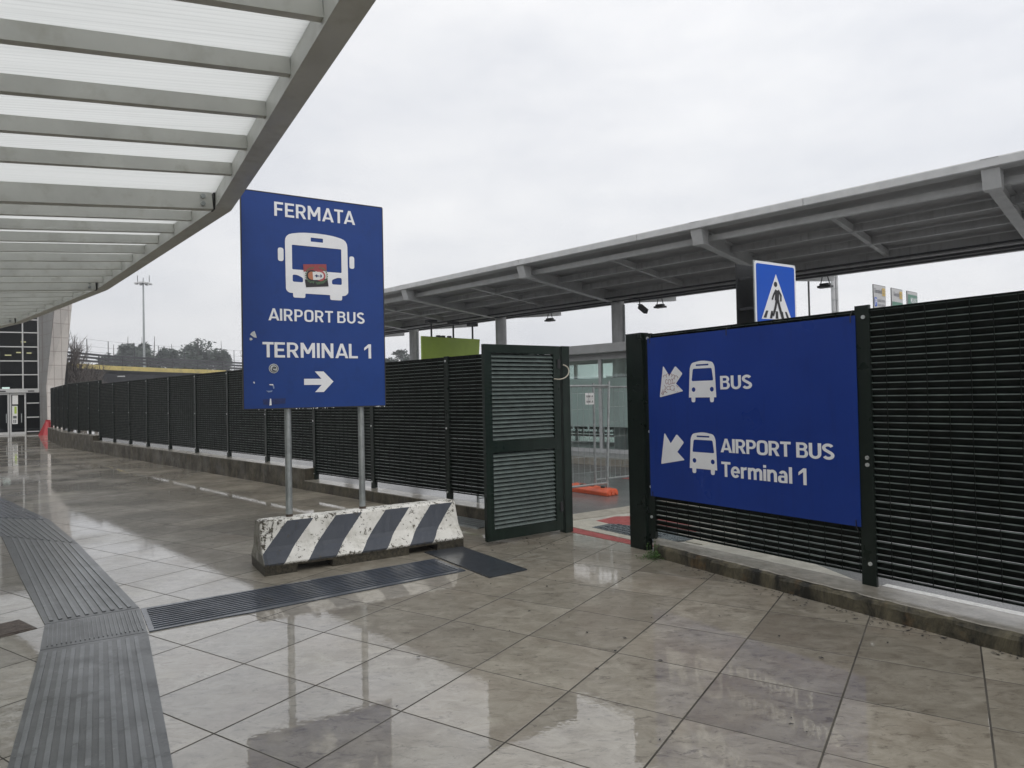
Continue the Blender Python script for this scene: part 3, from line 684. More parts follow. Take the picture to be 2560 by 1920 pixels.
fence_post(first, LFd, nL, 0.16, 2.062, lf, (2.0, 1.1, 0.26))
pts = [first]+lposts
for i in range(len(pts)-1):
    z0, z1 = lz(max(i-1, 0))
    d = (pts[i+1]-pts[i]).normalized(); nn = Vector((-d.y, d.x, 0))
    slat_panel(pts[i]+d*0.02, pts[i+1]-d*0.02, z0+0.10, z1, nn, lf)

rf = thing('louvre_fence', 'dark green slatted fence carrying the blue bus panel', 'fence', (2.4, 5.0, 0))
p2 = RF0+RFd*2.165; p3 = RF0+RFd*4.33
fence_post(p2, RFd, RFn, 0.118, 2.115, rf, (2.03, 1.03, 0.98, 0.28), 0.052)
fence_post(p3, RFd, RFn, 0.118, 2.115, rf, (2.03, 1.03, 0.28), 0.052)
fence_post(RF0+RFd*0.055, RFd, RFn, 0.118, 2.095, rf, (2.05, 1.15, 0.62, 0.33), 0.052)
slat_panel(RF0+RFd*0.07, p2-RFd*0.02, 0.195, 2.085, RFn, rf, hgt=0.0400)
slat_panel(p2+RFd*0.02, p3-RFd*0.02, 0.195, 2.085, RFn, rf, hgt=0.0410)
for k_ in (3, 4):
    pa, pb = RF0+RFd*2.165*(k_-1), RF0+RFd*2.165*k_
    slat_panel(pa+RFd*0.02, pb-RFd*0.02, 0.195, 2.085, RFn, rf, hgt=0.0410); fence_post(pb, RFd, RFn, 0.118, 2.115, rf, (2.03, 1.03, 0.28), 0.052)
# strike post of the gate
gp = thing('gate_post', 'square dark green gate post left of the blue bus panel', 'gate post', (1.22, 6.78, 0))
b = MB(); b.box(RF0-RFd*0.095+Vector((0, 0, 1.05))+RFn*0.01, RFd*0.108, RFn*0.045, Vector((0, 0, 1.05))); b.build('shaft', 'green', gp, bevel=0.004)
b = MB(); b.box(RF0-RFd*0.095+Vector((0, 0, 2.104))+RFn*0.01, RFd*0.111, RFn*0.048, Vector((0, 0, 0.004))); b.build('cap', 'green', gp)

# ------------------------------------------------------------------ gate, standing open
GA, GB = Vector((-0.293, 6.987, 0)), Vector((0.515, 7.560, 0)); gd = (GB-GA).normalized(); gnv = Vector((gd.y, -gd.x, 0)); GL = (GB-GA).length
gate = thing('gate', 'open dark green louvred gate leaf right of the striped barrier', 'gate', (0.1, 7.27, 0))
Z = Vector((0, 0, 1)); zb, zt = 0.045, 2.055
b = MB()
b.box(GA+gd*0.045+Z*(zb+zt)/2, gd*0.045, gnv*0.025, Z*(zt-zb)/2)
b.box(GB-gd*0.045+Z*(zb+zt)/2, gd*0.045, gnv*0.025, Z*(zt-zb)/2)
for zc, hh in ((zt-0.045, 0.045), (zb+0.055, 0.055), (1.0, 0.06)):
    b.box((GA+GB)/2+Z*zc, gd*(GL/2-0.088), gnv*0.0235, Z*hh)
b.build('frame', 'gate', gate, bevel=0.002)
for name, za, zz in (('upper_louvre', 1.065, zt-0.095), ('lower_louvre', zb+0.115, 0.935)):
    b = MB(); n = int((zz-za)/0.0415); pt = (zz-za)/n
    for i in range(n):
        z = za+pt*(i+0.5)
        near = (GA+GB)/2+gnv*0.017+Z*(z-pt*0.46); far = (GA+GB)/2-gnv*0.016+Z*(z+pt*0.34)
        m = (near+far)/2; ax2 = (near-far)/2; th = gd.cross(ax2).normalized()*0.0015
        b.box(m, gd*(GL/2-0.088), ax2, th)
    b.build(name, 'louvre', gate)
    bk = MB(); bk.box((GA+GB)/2-gnv*0.020+Z*(za+zz)/2, gd*(GL/2-0.088), gnv*0.001, Z*(zz-za)/2); bk.build('backing_plate', 'slat', gate)
for zz in (1.86, 0.30): b = MB(); b.box(GB-gd*0.02+Z*zz+gnv*0.028, gd*0.02, gnv*0.006, Z*0.05); b.build('hinge', 'black', gate)
hp = thing('gate_post', 'dark green hinge post holding the open louvred gate', 'gate post', (0.58, 7.64, 0))
b = MB(); b.box(Vector((0.572, 7.640, 1.025)), gd*0.052, gnv*0.052, Z*1.025); b.build('shaft', 'gate', hp, bevel=0.003)
b = MB(); b.box(Vector((0.572, 7.640, 2.054)), gd*0.055, gnv*0.055, Z*0.004); b.build('cap', 'gate', hp)
b = MB(); P0 = GB-gd*0.10+gnv*0.04+Z*1.70; cp = []
for k in range(13):
    a = k/12*math.pi*1.05
    cp.append(GB+gd*(-0.10+0.19*math.sin(a*0.72))+gnv*(0.045+0.03*math.sin(a))+Z*(1.695+0.075*(1-math.cos(a))*1.0-0.03*math.sin(a)))
b.tube(cp, 0.007, 6); tag(b.build('cable_loop', 'cable', None, smooth=True), 'beige cable looped around the top hinge of the gate', 'cable')

# ------------------------------------------------------------------ concrete barrier
BD = Vector((0.85, 0.527, 0)).normalized(); BN = Vector((-BD.y, BD.x, 0)); BO = Vector((-2.178, 5.966, 0)); BL, BW, BH = 1.95, 0.55, 0.452
def barrier_mat():
    t = NT('striped_barrier_paint'); v = t.obj()
    sc = t.node('ShaderNodeSeparateXYZ'); t.l.new(v, sc.inputs[0]); z = sc.outputs[2]
    s = t.dot(v, tuple(BD)); qn = t.dot(v, tuple(BN))
    n1 = t.noise(v, 9, 6, 0.7); n2 = t.noise(v, 34, 5, 0.75); n3 = t.noise(v, 95, 4, 0.7); n4 = t.noise(v, 3, 4)
    ss = t.math('SUBTRACT', s, t.math('MULTIPLY', t.math('SUBTRACT', z, 0.26), STR_SLOPE))
    ss = t.math('ADD', ss, t.math('MULTIPLY', t.math('SUBTRACT', n1, 0.5), 0.012))
    m = None
    for (a, bq) in STR:
        w = t.math('MULTIPLY', t.math('GREATER_THAN', ss, a), t.math('LESS_THAN', ss, bq))
        m = w if m is None else t.math('MAXIMUM', m, w)
    front = t.math('LESS_THAN', qn, 0.235)
    inz = t.math('MULTIPLY', t.math('LESS_THAN', z, 0.432), t.math('MULTIPLY', front, m))
    paint = t.mix(t.ramp(n4, 0.3, 0.7), (0.56, 0.55, 0.51, 1), (0.76, 0.75, 0.71, 1))
    paint = t.mix(t.ramp(t.noise(v, 7, 7, 0.72), 0.50, 0.70, 0, 0.55), paint, (0.27, 0.265, 0.205, 1))
    col = t.mix(inz, paint, (0.052, 0.060, 0.076, 1))
    bare = t.mix(t.ramp(n2, 0.35, 0.65), (0.012, 0.011, 0.009, 1), (0.085, 0.075, 0.052, 1))
    # paint flaked into specks, worst along the top and down the left side
    chip = t.math('ADD', t.math('ADD', n2, t.math('MULTIPLY', n3, 0.35)), t.math('MULTIPLY', t.math('SUBTRACT', n1, 0.5), 0.75))
    thr = t.math('SUBTRACT', 0.80, t.math('ADD', t.ramp(z, 0.36, 0.455, 0.0, 0.07), t.math('ADD', t.ramp(s, 0.30, -0.02, 0.0, 0.10), t.ramp(z, 0.14, 0.09, 0.0, 0.10))))
    thr = t.math('ADD', thr, t.math('MULTIPLY', inz, 0.09)); ch = t.ramp(t.math('SUBTRACT', chip, thr), 0.0, 0.03)
    col = t.mix(ch, col, bare)
    foot = t.ramp(t.math('ADD', z, t.math('MULTIPLY', t.math('SUBTRACT', n2, 0.5), 0.05)), 0.080, 0.092, 1.0, 0.0)
    end = t.ramp(t.math('ADD', s, t.math('MULTIPLY', t.math('SUBTRACT', n2, 0.5), 0.03)), 0.0, 0.012, 0.75, 0.0)
    grey = t.mix(t.ramp(n2, 0.35, 0.7), (0.10, 0.095, 0.075, 1), (0.34, 0.325, 0.28, 1))
    col = t.mix(end, col, grey)
    col = t.mix(foot, col, bare)
    nb = t.bump(t.math('SUBTRACT', t.math('ADD', t.math('MULTIPLY', n2, 0.6), t.math('MULTIPLY', n3, 0.4)), t.math('MULTIPLY', ch, 0.4)), 0.7, 0.006)
    t.principled(col, t.ramp(n2, 0.3, 0.7, 0.4, 0.7), 0, nb, 0.4)
    return t.m
STR = [(0.085, 0.325), (0.535, 0.79), (1.03, 1.28), (1.51, 1.76)]; STR_SLOPE = 0.92
bar = thing('concrete_barrier', 'white and slate striped concrete barrier carrying the tall blue sign', 'barrier', BO)
M['barrier'] = barrier_mat()
prof = [(0.0, 0.066), (-0.004, 0.10), (0.035, 0.145), (0.085, 0.19), (0.108, 0.225), (0.150, 0.34), (0.178, 0.428), (0.196, 0.448), (0.22, BH)]
prof = prof+[(BW-q_, z) for q_, z in prof[::-1]]
b = MB(); NS = 56; K = len(prof); vs = []
for i in range(NS+1):
    s_ = BL*i/NS
    for j, (qq, zz) in enumerate(prof):
        k_ = random.uniform(-.0018, .0018); ins = 0.0
        edge = 0.012 if i in (0, NS) else 0.0
        c = qq+(edge if qq < BW/2 else -edge)
        p = BO+BD*s_+BN*(c+k_)+Z*(zz+random.uniform(-.0015, .0015)-edge*0.6*(1 if zz > 0.4 else 0)); vs.append(p)
fs = [(i*K+j, (i+1)*K+j, (i+1)*K+(j+1) % K, i*K+(j+1) % K) for i in range(NS) for j in range(K)]
fs += [tuple(range(K)), tuple(NS*K+j for j in range(K-1, -1, -1))]
b.add(vs, fs)
for s0, s1 in ((0.004, 0.285), (0.60, 1.35), (1.655, BL-0.004)):
    b.box(BO+BD*(s0+s1)/2+BN*BW/2+Z*0.04, BD*(s1-s0)/2, BN*(BW/2-0.003), Z*0.04)
o = b.build('body', 'barrier', bar, smooth=False)
# local origin at the barrier's corner: object coordinates run along it

# ------------------------------------------------------------------ tall blue sign on two posts
SD = Vector((0.8485, 0.529, 0)).normalized(); SN = Vector((SD.y, -SD.x, 0))
SO = Vector((-2.385, 6.092, 1.45))
sg = thing('bus_stop_sign', 'tall blue FERMATA airport bus sign on two steel posts in the barrier', 'sign', (-1.78, 6.53, 0.45))
b = MB(); b.box(SO+SD*0.666+Z*0.984-SN*0.012, SD*0.663, Z*0.983, SN*0.011)
pn = b.build('panel', 'blue1', sg, bevel=0.003)
b = MB()
for zz in (0.0, 1.968): b.box(SO+SD*0.666+Z*zz-SN*0.012, SD*0.665, Z*0.004, SN*0.014)
for xx in (0.0, 1.332): b.box(SO+SD*xx+Z*0.984-SN*0.012, SD*0.004, Z*0.978, SN*0.014)
b.build('edge_trim', 'darkmetal', pn)
for (px, py) in ((-2.08, 6.353), (-1.485, 6.722)):
    b = MB(); b.tube([(px, py, 0.44), (px, py, 1.49)], 0.030, 16); ob = b.build('post', 'galv', sg, smooth=False)
    b = MB(); b.tube([(px, py, 1.0-0.555), (px, py, 0.475)], 0.033, 14); b.build('collar', 'iron', ob)
    b = MB(); b.tube([(px, py, 1.49), (px, py, 3.30)], 0.030, 12); b.build('post_behind_panel', 'galv', sg)
b = MB()
for zz in (1.75, 2.45, 3.1): b.bar(SO+SD*0.2+Z*(zz-1.45)-SN*0.030, SO+SD*1.13+Z*(zz-1.45)-SN*0.030, 0.012, 0.04)
b.build('rear_rail', 'galv', sg)
FR = (SO, SD, Z, SN)
letters('lettering', 'FERMATA', (0.289, 1.050, 1.762, 1.892), FR, 'vinyl', pn, 0.168)
letters('lettering', 'AIRPORT BUS', (0.223, 1.131, 0.802, 0.912), FR, 'vinyl', pn, 0.168)
letters('lettering', 'TERMINAL 1', (0.168, 1.190, 0.465, 0.604), FR, 'vinyl', pn, 0.168)
body = rnd([(0.383, 1.09), (0.380, 1.60), (0.52, 1.632), (0.675, 1.640), (0.83, 1.632), (0.968, 1.60), (0.971, 1.09), (0.94, 1.064), (0.910, 1.062), (0.908, 1.018), (0.794, 1.018), (0.792, 1.064), (0.560, 1.064), (0.558, 1.022), (0.448, 1.022), (0.446, 1.064), (0.41, 1.064)],
           [0.05, 0.07, 0.08, 0.08, 0.08, 0.07, 0.05, 0.03, 0.004, 0.016, 0.016, 0.004, 0.004, 0.016, 0.016, 0.004, 0.03])
wind = rect(0.442, 1.283, 0.908, 1.511, 0.010); dest = rect(0.617, 1.557, 0.733, 1.595, 0.006)
ll = rnd([(0.445, 1.168), (0.445, 1.234), (0.485, 1.234), (0.540, 1.210), (0.540, 1.168)], 0.014)
lr = [(1.353-x, y) for x, y in ll]
shape('bus_pictogram', [body, wind, dest, ll, lr, rect(0.315, 1.350, 0.366, 1.474, 0.022), rect(0.987, 1.332, 1.035, 1.452, 0.022)], FR, 'vinyl', pn, 0.002)
shape('arrow', [[(0.535, 0.269), (0.697, 0.269), (0.636, 0.338), (0.718, 0.338), (0.811, 0.242), (0.718, 0.144), (0.636, 0.144), (0.699, 0.212), (0.535, 0.212)]], FR, 'vinyl', pn, 0.002)
# sticker with a crest, slapped on crooked
st = shape('sticker', [[(0.545, 1.267), (0.542, 1.337), (0.760, 1.355), (0.762, 1.290)]], FR, 'red', pn, 0.005)
st['label'] = 'torn red, white and black crest sticker'
shape('white_band', [[(0.552, 1.205), (0.546, 1.268), (0.762, 1.289), (0.770, 1.222)]], FR, 'paper', st, 0.005)
shape('black_band', [[(0.566, 1.124), (0.556, 1.196), (0.770, 1.217), (0.779, 1.146)]], FR, 'ink', st, 0.005)
def arc(cx, cy, r, a0, a1, n=14): return [(cx+r*math.cos(R_(a0+(a1-a0)*k/n)), cy+r*math.sin(R_(a0+(a1-a0)*k/n))) for k in range(n+1)]
leaves = []
for cx, cy, sg_ in ((0.632, 1.238, -1), (0.700, 1.244, 1)):
    for k in range(11):
        a = R_(90-sg_*(0+k*17)) if False else R_(90+(-sg_)*k*16)
        px, py = cx+0.066*math.cos(a), cy+0.072*math.sin(a)
        dx, dy = math.cos(a+sg_*0.9)*0.014, math.sin(a+sg_*0.9)*0.014
        leaves.append([(px-dx, py-dy), (px-dy*0.45, py+dx*0.45), (px+dx, py+dy), (px+dy*0.45, py-dx*0.45)])
for k in range(9):
    px = 0.600+k*0.017; py = 1.168+0.0012*(k-4)**2
    leaves.append([(px-0.012, py+0.008), (px, py+0.016), (px+0.012, py+0.006), (px, py-0.012)])
shape('wreath', leaves, FR, 'crestgreen', st, 0.0066)
shape('crest_ring', [arc(0.622, 1.236, 0.052, 0, 360, 24)[:-1]], FR, 'ink', st, 0.0070)
shape('crest_disc', [arc(0.622, 1.236, 0.038, 0, 360, 24)[:-1]], FR, 'crestorange', st, 0.0084)
shape('crest_shield', [arc(0.700, 1.240, 0.050, 0, 360, 24)[:-1]], FR, 'crestred', st, 0.0078)
shape('crest_field', [[(0.628, 1.272), (0.690, 1.276)]+arc(0.700, 1.241, 0.033, 80, -80)+[(0.690, 1.200), (0.632, 1.196)]], FR, 'paper', st, 0.0092)
shape('crest_charge', [[(0.645, 1.238), (0.656, 1.242), (0.664, 1.252), (0.674, 1.241), (0.692, 1.240), (0.694, 1.234), (0.674, 1.232), (0.664, 1.220), (0.656, 1.232)], arc(0.700, 1.238, 0.015, -90, 90)], FR, 'bluedark', st, 0.0106)
# round sticker and torn remains
rs = shape('sticker', [disc(0.263, 0.364, 0.043)], FR, 'peel', pn, 0.0030); rs['label'] = 'round worn grey sticker'
shape('sticker_ring', [disc(0.263, 0.364, 0.036), disc(0.263, 0.364, 0.031)], FR, 'ink', rs, 0.0046)
shape('sticker_emblem', [stroke(arc(0.268, 0.360, 0.018, 60, 300), 0.009), stroke([(0.252, 0.366), (0.275, 0.378), (0.285, 0.366)], 0.006)], FR, 'ink', rs, 0.0060)
shape('sticker_residue', [[(0.062, 0.668), (0.080, 0.690), (0.101, 0.700), (0.113, 0.668), (0.119, 0.640), (0.095, 0.643), (0.080, 0.655)], [(0.060, 0.640), (0.078, 0.636), (0.084, 0.622), (0.066, 0.613), (0.058, 0.622)]], FR, 'peel', pn, 0.0030)
shape('sticker_residue', [[(0.222, 0.222), (0.255, 0.222), (0.258, 0.210), (0.224, 0.214)], [(0.083, 0.244), (0.092, 0.246), (0.098, 0.232), (0.090, 0.228)], [(0.226, 0.092), (0.236, 0.090), (0.240, 0.032), (0.220, 0.030)]], FR, 'vinyl', pn, 0.0044)
shape('sticker_residue', [[(0.192, 0.164), (0.225, 0.162), (0.250, 0.166), (0.244, 0.152), (0.214, 0.148)], [(0.252, 0.205), (0.262, 0.212), (0.268, 0.185), (0.258, 0.178)]], FR, 'bluebright', pn, 0.0030)
shape('sticker_residue', [[(0.163, 0.085), (0.215, 0.088), (0.215, 0.034), (0.170, 0.040)], [(0.244, 0.090), (0.364, 0.092), (0.362, 0.044), (0.245, 0.040)]], FR, 'bluedark', pn, 0.0030)
# rain beads hanging from the lower edge
b = MB(); random.seed(3)
for k in range(34):
    x = random.choice((random.uniform(0.12, 0.95), random.uniform(0.45, 0.75), random.uniform(1.2, 1.32)))
    c = SO+SD*x-Z*random.uniform(0.004, 0.010); r = random.uniform(0.0025, 0.005)
    b.tube([c+Z*r*1.2, c+Z*r*0.4, c-Z*r*0.5, c-Z*r], [r*0.5, r, r*0.8, r*0.2], 6)
b.build('rain_beads', 'vinyl', pn, smooth=True)

# ------------------------------------------------------------------ blue bus panel tied to the right fence
QO = RF0+RFd*0.069+RFn*0.030; QO = Vector((QO.x, QO.y, 0.533))
bs = thing('bus_sign', 'wide deep blue BUS and AIRPORT BUS Terminal 1 panel tied to the fence', 'sign', (1.9, 5.75, 0.53))
b = MB(); b.box(QO+RFd*1.026+Z*0.757, RFd*1.026, Z*0.757, RFn*0.003); bp = b.build('panel', 'blue2', bs, bevel=0.001)
F2 = (QO+RFn*0.003, RFd, Z, RFn)
def ties(x, z0, up=True):
    p = QO+RFd*x+RFn*0.006
    return (p+Z*z0)
for x, z in ((0.035, 1.500), (0.93, 1.500), (2.02, 1.500), (0.03, 0.012), (2.02, 0.012)):
    b = MB(); s_ = 1 if z > 1 else -1
    p = QO+RFd*x+RFn*0.007+Z*z
    b.tube([p-Z*0.035*s_, p+Z*0.01*s_, p+Z*0.055*s_+RFd*0.012-RFn*0.01], 0.0035, 5); b.build('cable_tie', 'black', bs)
def arrow(dx, dz):
    pts = [(0.197, 0.612), (0.272, 0.516), (0.347, 0.604), (0.432, 0.531), (0.350, 0.441), (0.436, 0.371), (0.146, 0.316)]
    return rnd([(x+dx, y+dz) for x, y in pts], [0.014, 0.0, 0.014, 0.014, 0.0, 0.014, 0.014])
ar1 = shape('arrow', [arrow(0.003, 0.628)], F2, 'vinyl', bp, 0.002)
shape('arrow', [arrow(0, 0)], F2, 'vinyl', bp, 0.002)
def bus(dx, dz):
    o = rnd([(0.493, 0.305), (0.512, 0.575), (0.535, 0.615), (0.648, 0.634), (0.765, 0.615), (0.787, 0.575), (0.798, 0.305), (0.772, 0.305), (0.770, 0.262), (0.730, 0.262), (0.729, 0.305), (0.567, 0.305), (0.565, 0.262), (0.524, 0.262), (0.522, 0.305)],
            [0.002, 0.04, 0.03, 0.06, 0.03, 0.04, 0.002, 0.002, 0.018, 0.018, 0.002, 0.002, 0.018, 0.018, 0.002])
    w = rnd([(0.528, 0.452), (0.545, 0.562), (0.755, 0.562), (0.771, 0.452)], 0.014)
    d = rect(0.580, 0.586, 0.722, 0.600, 0.005)
    hs = [disc(0.549, 0.376, 0.021), disc(0.752, 0.376, 0.021)]
    return [[(x+dx, y+dz) for x, y in p] for p in (o, w, d, *hs)]
shape('bus_pictogram', bus(0.010, 0.634), F2, 'vinyl', bp, 0.002)
shape('bus_pictogram', bus(0, 0), F2, 'vinyl', bp, 0.002)
letters('lettering', 'BUS', (0.853, 1.174, 1.006, 1.122), F2, 'vinyl', bp, 0.188, 0.07)
letters('lettering', 'AIRPORT BUS', (0.840, 1.870, 0.466, 0.584), F2, 'vinyl', bp, 0.185, 0.05)
letters('lettering', 'Terminal 1', (0.843, 1.640, 0.258, 0.386), F2, 'vinyl', bp, 0.178, 0.06)
# red marker scrawl on the upper arrow
sc_ = []
def curl(x, y, w, h, a0, a1, n=14): return [(x+w*math.cos(R_(a0+(a1-a0)*k/n)), y+h*math.sin(R_(a0+(a1-a0)*k/n))) for k in range(n+1)]
for k in range(5): sc_.append(curl(0.222+0.034*k, 1.135+0.012*math.sin(k*1.1), 0.020, 0.018, 190, -20))
for x, y, w, h in ((0.24, 1.09, 0.012, 0.022), (0.275, 1.085, 0.014, 0.026), (0.305, 1.09, 0.012, 0.024), (0.33, 1.095, 0.014, 0.026), (0.262, 1.03, 0.022, 0.016), (0.31, 1.03, 0.028, 0.022)): sc_.append(curl(x, y, w, h, 30, 340))
sc_ += [curl(0.205, 1.02, 0.012, 0.03, 180, 370), curl(0.19, 0.99, 0.010, 0.025, 160, 380), curl(0.36, 1.02, 0.03, 0.03, 150, 300), [(0.172, 0.975), (0.185, 1.005), (0.196, 0.968)], [(0.21, 1.06), (0.23, 1.035), (0.215, 1.005), (0.245, 0.985)], [(0.36, 1.055), (0.375, 1.035), (0.385, 1.04)]]
shape('marker_scrawl', [stroke(s, 0.0032) for s in sc_], F2, 'inkred', ar1, 0.0036)

# ------------------------------------------------------------------ pedestrian crossing sign behind the fence
CO = Vector((2.36, 6.30, 0)); CD = Vector((math.sin(R_(57.4)), math.cos(R_(57.4)), 0)); CN = Vector((CD.y, -CD.x, 0))
cs = thing('crossing_sign', 'blue pedestrian crossing sign on a pole behind the bus panel', 'sign', (2.45, 6.45, ROAD))
cl = CO-CD*0.173; cl = Vector((cl.x, cl.y, 2.105))
b = MB(); b.box(cl+CD*0.305+Z*0.302-CN*0.006, CD*0.305, Z*0.302, CN*0.005); pl = b.build('plate', 'galv', cs, bevel=0.002)
F3 = (cl, CD, Z, CN)
shape('white_border', [rect(0.004, 0.004, 0.606, 0.600, 0.035)], F3, 'vinyl', pl, 0.001)
fc = shape('blue_face', [rect(0.026, 0.026, 0.584, 0.578, 0.025)], F3, 'blue3', pl, 0.0030)
shape('triangle', [[(0.085, 0.072), (0.523, 0.078), (0.305, 0.495)]], F3, 'vinyl', pl, 0.0050)
man = [disc(0.295, 0.400, 0.024, 0.024, 16), stroke([(0.318, 0.345), (0.312, 0.30), (0.308, 0.25)], 0.058), stroke([(0.298, 0.348), (0.262, 0.300), (0.240, 0.255)], 0.020), stroke([(0.330, 0.348), (0.368, 0.300), (0.364, 0.245)], 0.020),
       stroke([(0.306, 0.265), (0.285, 0.190), (0.245, 0.105)], 0.026), stroke([(0.318, 0.262), (0.345, 0.185), (0.380, 0.100)], 0.026)]
stp = [[(0.110, 0.083), (0.150, 0.150), (0.180, 0.150), (0.150, 0.083)], [(0.200, 0.080), (0.222, 0.150), (0.246, 0.150), (0.236, 0.080)], [(0.285, 0.080), (0.288, 0.150), (0.320, 0.150), (0.325, 0.080)], [(0.372, 0.080), (0.362, 0.150), (0.392, 0.150), (0.412, 0.080)], [(0.455, 0.083), (0.424, 0.150), (0.450, 0.150), (0.490, 0.083)]]
for i, p in enumerate(man): shape('walking_figure' if i == 0 else 'walking_figure_limb', [p], F3, 'ink', pl, 0.0072+i*0.0008)
for p in stp: shape('crossing_stripe', [p], F3, 'ink', pl, 0.0066)
b = MB(); bk = cl-CN*0.205; b.box(bk+CD*0.305+Z*0.300+CN*0.004, CD*0.305, Z*0.300, CN*0.005); b.build('rear_plate', 'darkmetal', cs, bevel=0.002)
pc = cl+CD*0.30-CN*0.10
b = MB(); b.tube([(pc.x, pc.y, ROAD-0.05), (pc.x, pc.y, 2.62)], 0.030, 14); b.build('pole', 'galv', cs)
for zz in (2.28, 2.56):
    b = MB(); b.box(Vector((pc.x, pc.y, zz)), CD*0.05, CN*0.085, Z*0.012); b.build('bracket', 'darkmetal', cs)
    b = MB(); b.box(Vector((cl.x, cl.y, zz))+CD*0.03-CN*0.10, CD*0.012, CN*0.085, Z*0.012); b.build('bracket', 'darkmetal', cs)

# ------------------------------------------------------------------ left canopy of the terminal
K1 = Vector((-2.439, 6.013, 0)); az = lambda d: Vector((-math.sin(R_(d)), math.cos(R_(d)), 0))
K0 = K1-az(31.1)*5.35; Km = K0-az(22)*5.35; Kn = Km-az(13)*5.35
K2 = Vector((-5.924, 10.08, 0)); K3 = Vector((-9.862, 13.874, 0)); K4 = K3+az(52)*5.4; K5 = K4+az(57)*5.4; K6 = K5+az(62)*5.4
KS = [Kn, Km, K0, K1, K2, K3, K4, K5, K6]
cn = thing('terminal_canopy', 'white steel canopy with milky roof sheets along the terminal', 'canopy', (-5, 6, 0))
CZ = 3.2; INL = 6.5; DROP = 0.10
def inward(i):
    a = KS[max(i-1, 0)]; c = KS[min(i+1, len(KS)-1)]; d = (c-a).normalized(); return Vector((-d.y, d.x, 0))
inn = [inward(i) for i in range(len(KS))]
for i in range(len(KS)-1):
    A, B = KS[i], KS[i+1]; d = (B-A).normalized(); L = (B-A).length; iw = Vector((-d.y, d.x, 0))
    # edge beam: hollow section with a shallow lip, mitred at the kinks
    b = MB()
    def ring(P, n_, off):
        n_ = n_/max(0.5, n_.dot(iw))
        return [P+Z*(CZ), P+n_*0.135+Z*(CZ), P+n_*0.135+Z*(CZ+0.215), P+Z*(CZ+0.215)]
    b.hexa(ring(A+d*0.003, inn[i], 0), ring(B-d*0.003, inn[i+1], 0)); b.build('edge_beam', 'canopy', cn)
    b = MB()
    def ring2(P, n_):
        n_ = n_/max(0.5, n_.dot(iw))
        return [P-n_*0.03+Z*(CZ+0.2155), P+n_*0.12+Z*(CZ+0.2155), P+n_*0.12+Z*(CZ+0.245), P-n_*0.03+Z*(CZ+0.245)]
    b.hexa(ring2(A+d*0.004, inn[i]), ring2(B-d*0.004, inn[i+1])); b.build('edge_flashing', 'canopy', cn)
    n = 8
    tl = [1-(0.885+0.617*k)/L for k in range(7)] if i == 2 else [(0.70+0.603*k)/L for k in range(8)]
    for t in tl:
        P = A.lerp(B, t); iv = inn[i].lerp(inn[i+1], t).normalized()
        b = MB(); p0 = P+iv*0.137+Z*(CZ+0.085); p1 = P+iv*INL+Z*(CZ+0.085-DROP*INL)
        b.bar(p0, p1, 0.050, 0.092); b.build('rafter', 'canopy', cn)
    # main beam at the kink with bolts and a black block painted in as the joint's shadow
    if i > 0:
        P = A; iv = inn[i]; dd = Vector((iv.y, -iv.x, 0))
        b = MB(); p0 = P+iv*0.165+Z*(CZ+0.062); p1 = P+iv*INL+Z*(CZ+0.062-DROP*INL); b.bar(p0, p1, 0.09, 0.155); mb = b.build('main_beam', 'canopy', cn)
        b = MB(); b.box(P+iv*0.150+Z*(CZ+0.065), iv*0.006, dd*0.05, Z*0.085); b.build('joint_shadow_gap', 'black', mb)
        b = MB()
        for q1, q2 in ((0.24, 0.105), (0.24, 0.040)):
            c = P+iv*q1+Z*(CZ+q2-DROP*q1)
            for sd_ in (-1, 1): b.tube([c+dd*0.044*sd_, c+dd*0.062*sd_], 0.021, 6)
        b.build('bolt', 'galv', mb)
    # roof sheet: rafters' direction is v, along the edge is u
    b = MB(); m = 1
    q0 = A+inn[i]*0.06+Z*(CZ+0.152-DROP*0.06); q1 = B+inn[i+1]*0.06+Z*(CZ+0.152-DROP*0.06)
    q2 = B+inn[i+1]*INL+Z*(CZ+0.152-DROP*INL); q3 = A+inn[i]*INL+Z*(CZ+0.152-DROP*INL)
    b.hexa([q0-Z*0.012, q1-Z*0.012, q2-Z*0.012, q3-Z*0.012], [q0, q1, q2, q3])
    b.uv = [(0, 0), (L, 0), (L, INL), (0, INL)]*2
    b.build('roof_sheet', 'poly', cn)
# unseen terminal wall to the left, added to shade the canopy ribs
tw = thing('unseen_frontage', 'unseen grey terminal wall added along the inner edge of the canopy', 'building', (-12, 4, 0))
b = MB()
for i in range(1, len(KS)-1):
    p, r = KS[i]+inn[i]*(INL+0.12), KS[i+1]+inn[i+1]*(INL+0.12)
    if i >= 6: continue
    b.bar(Vector((p.x, p.y, 2.2)), Vector((r.x, r.y, 2.2)), 0.2, 4.4)
b.build('wall', 'fin_side', tw)

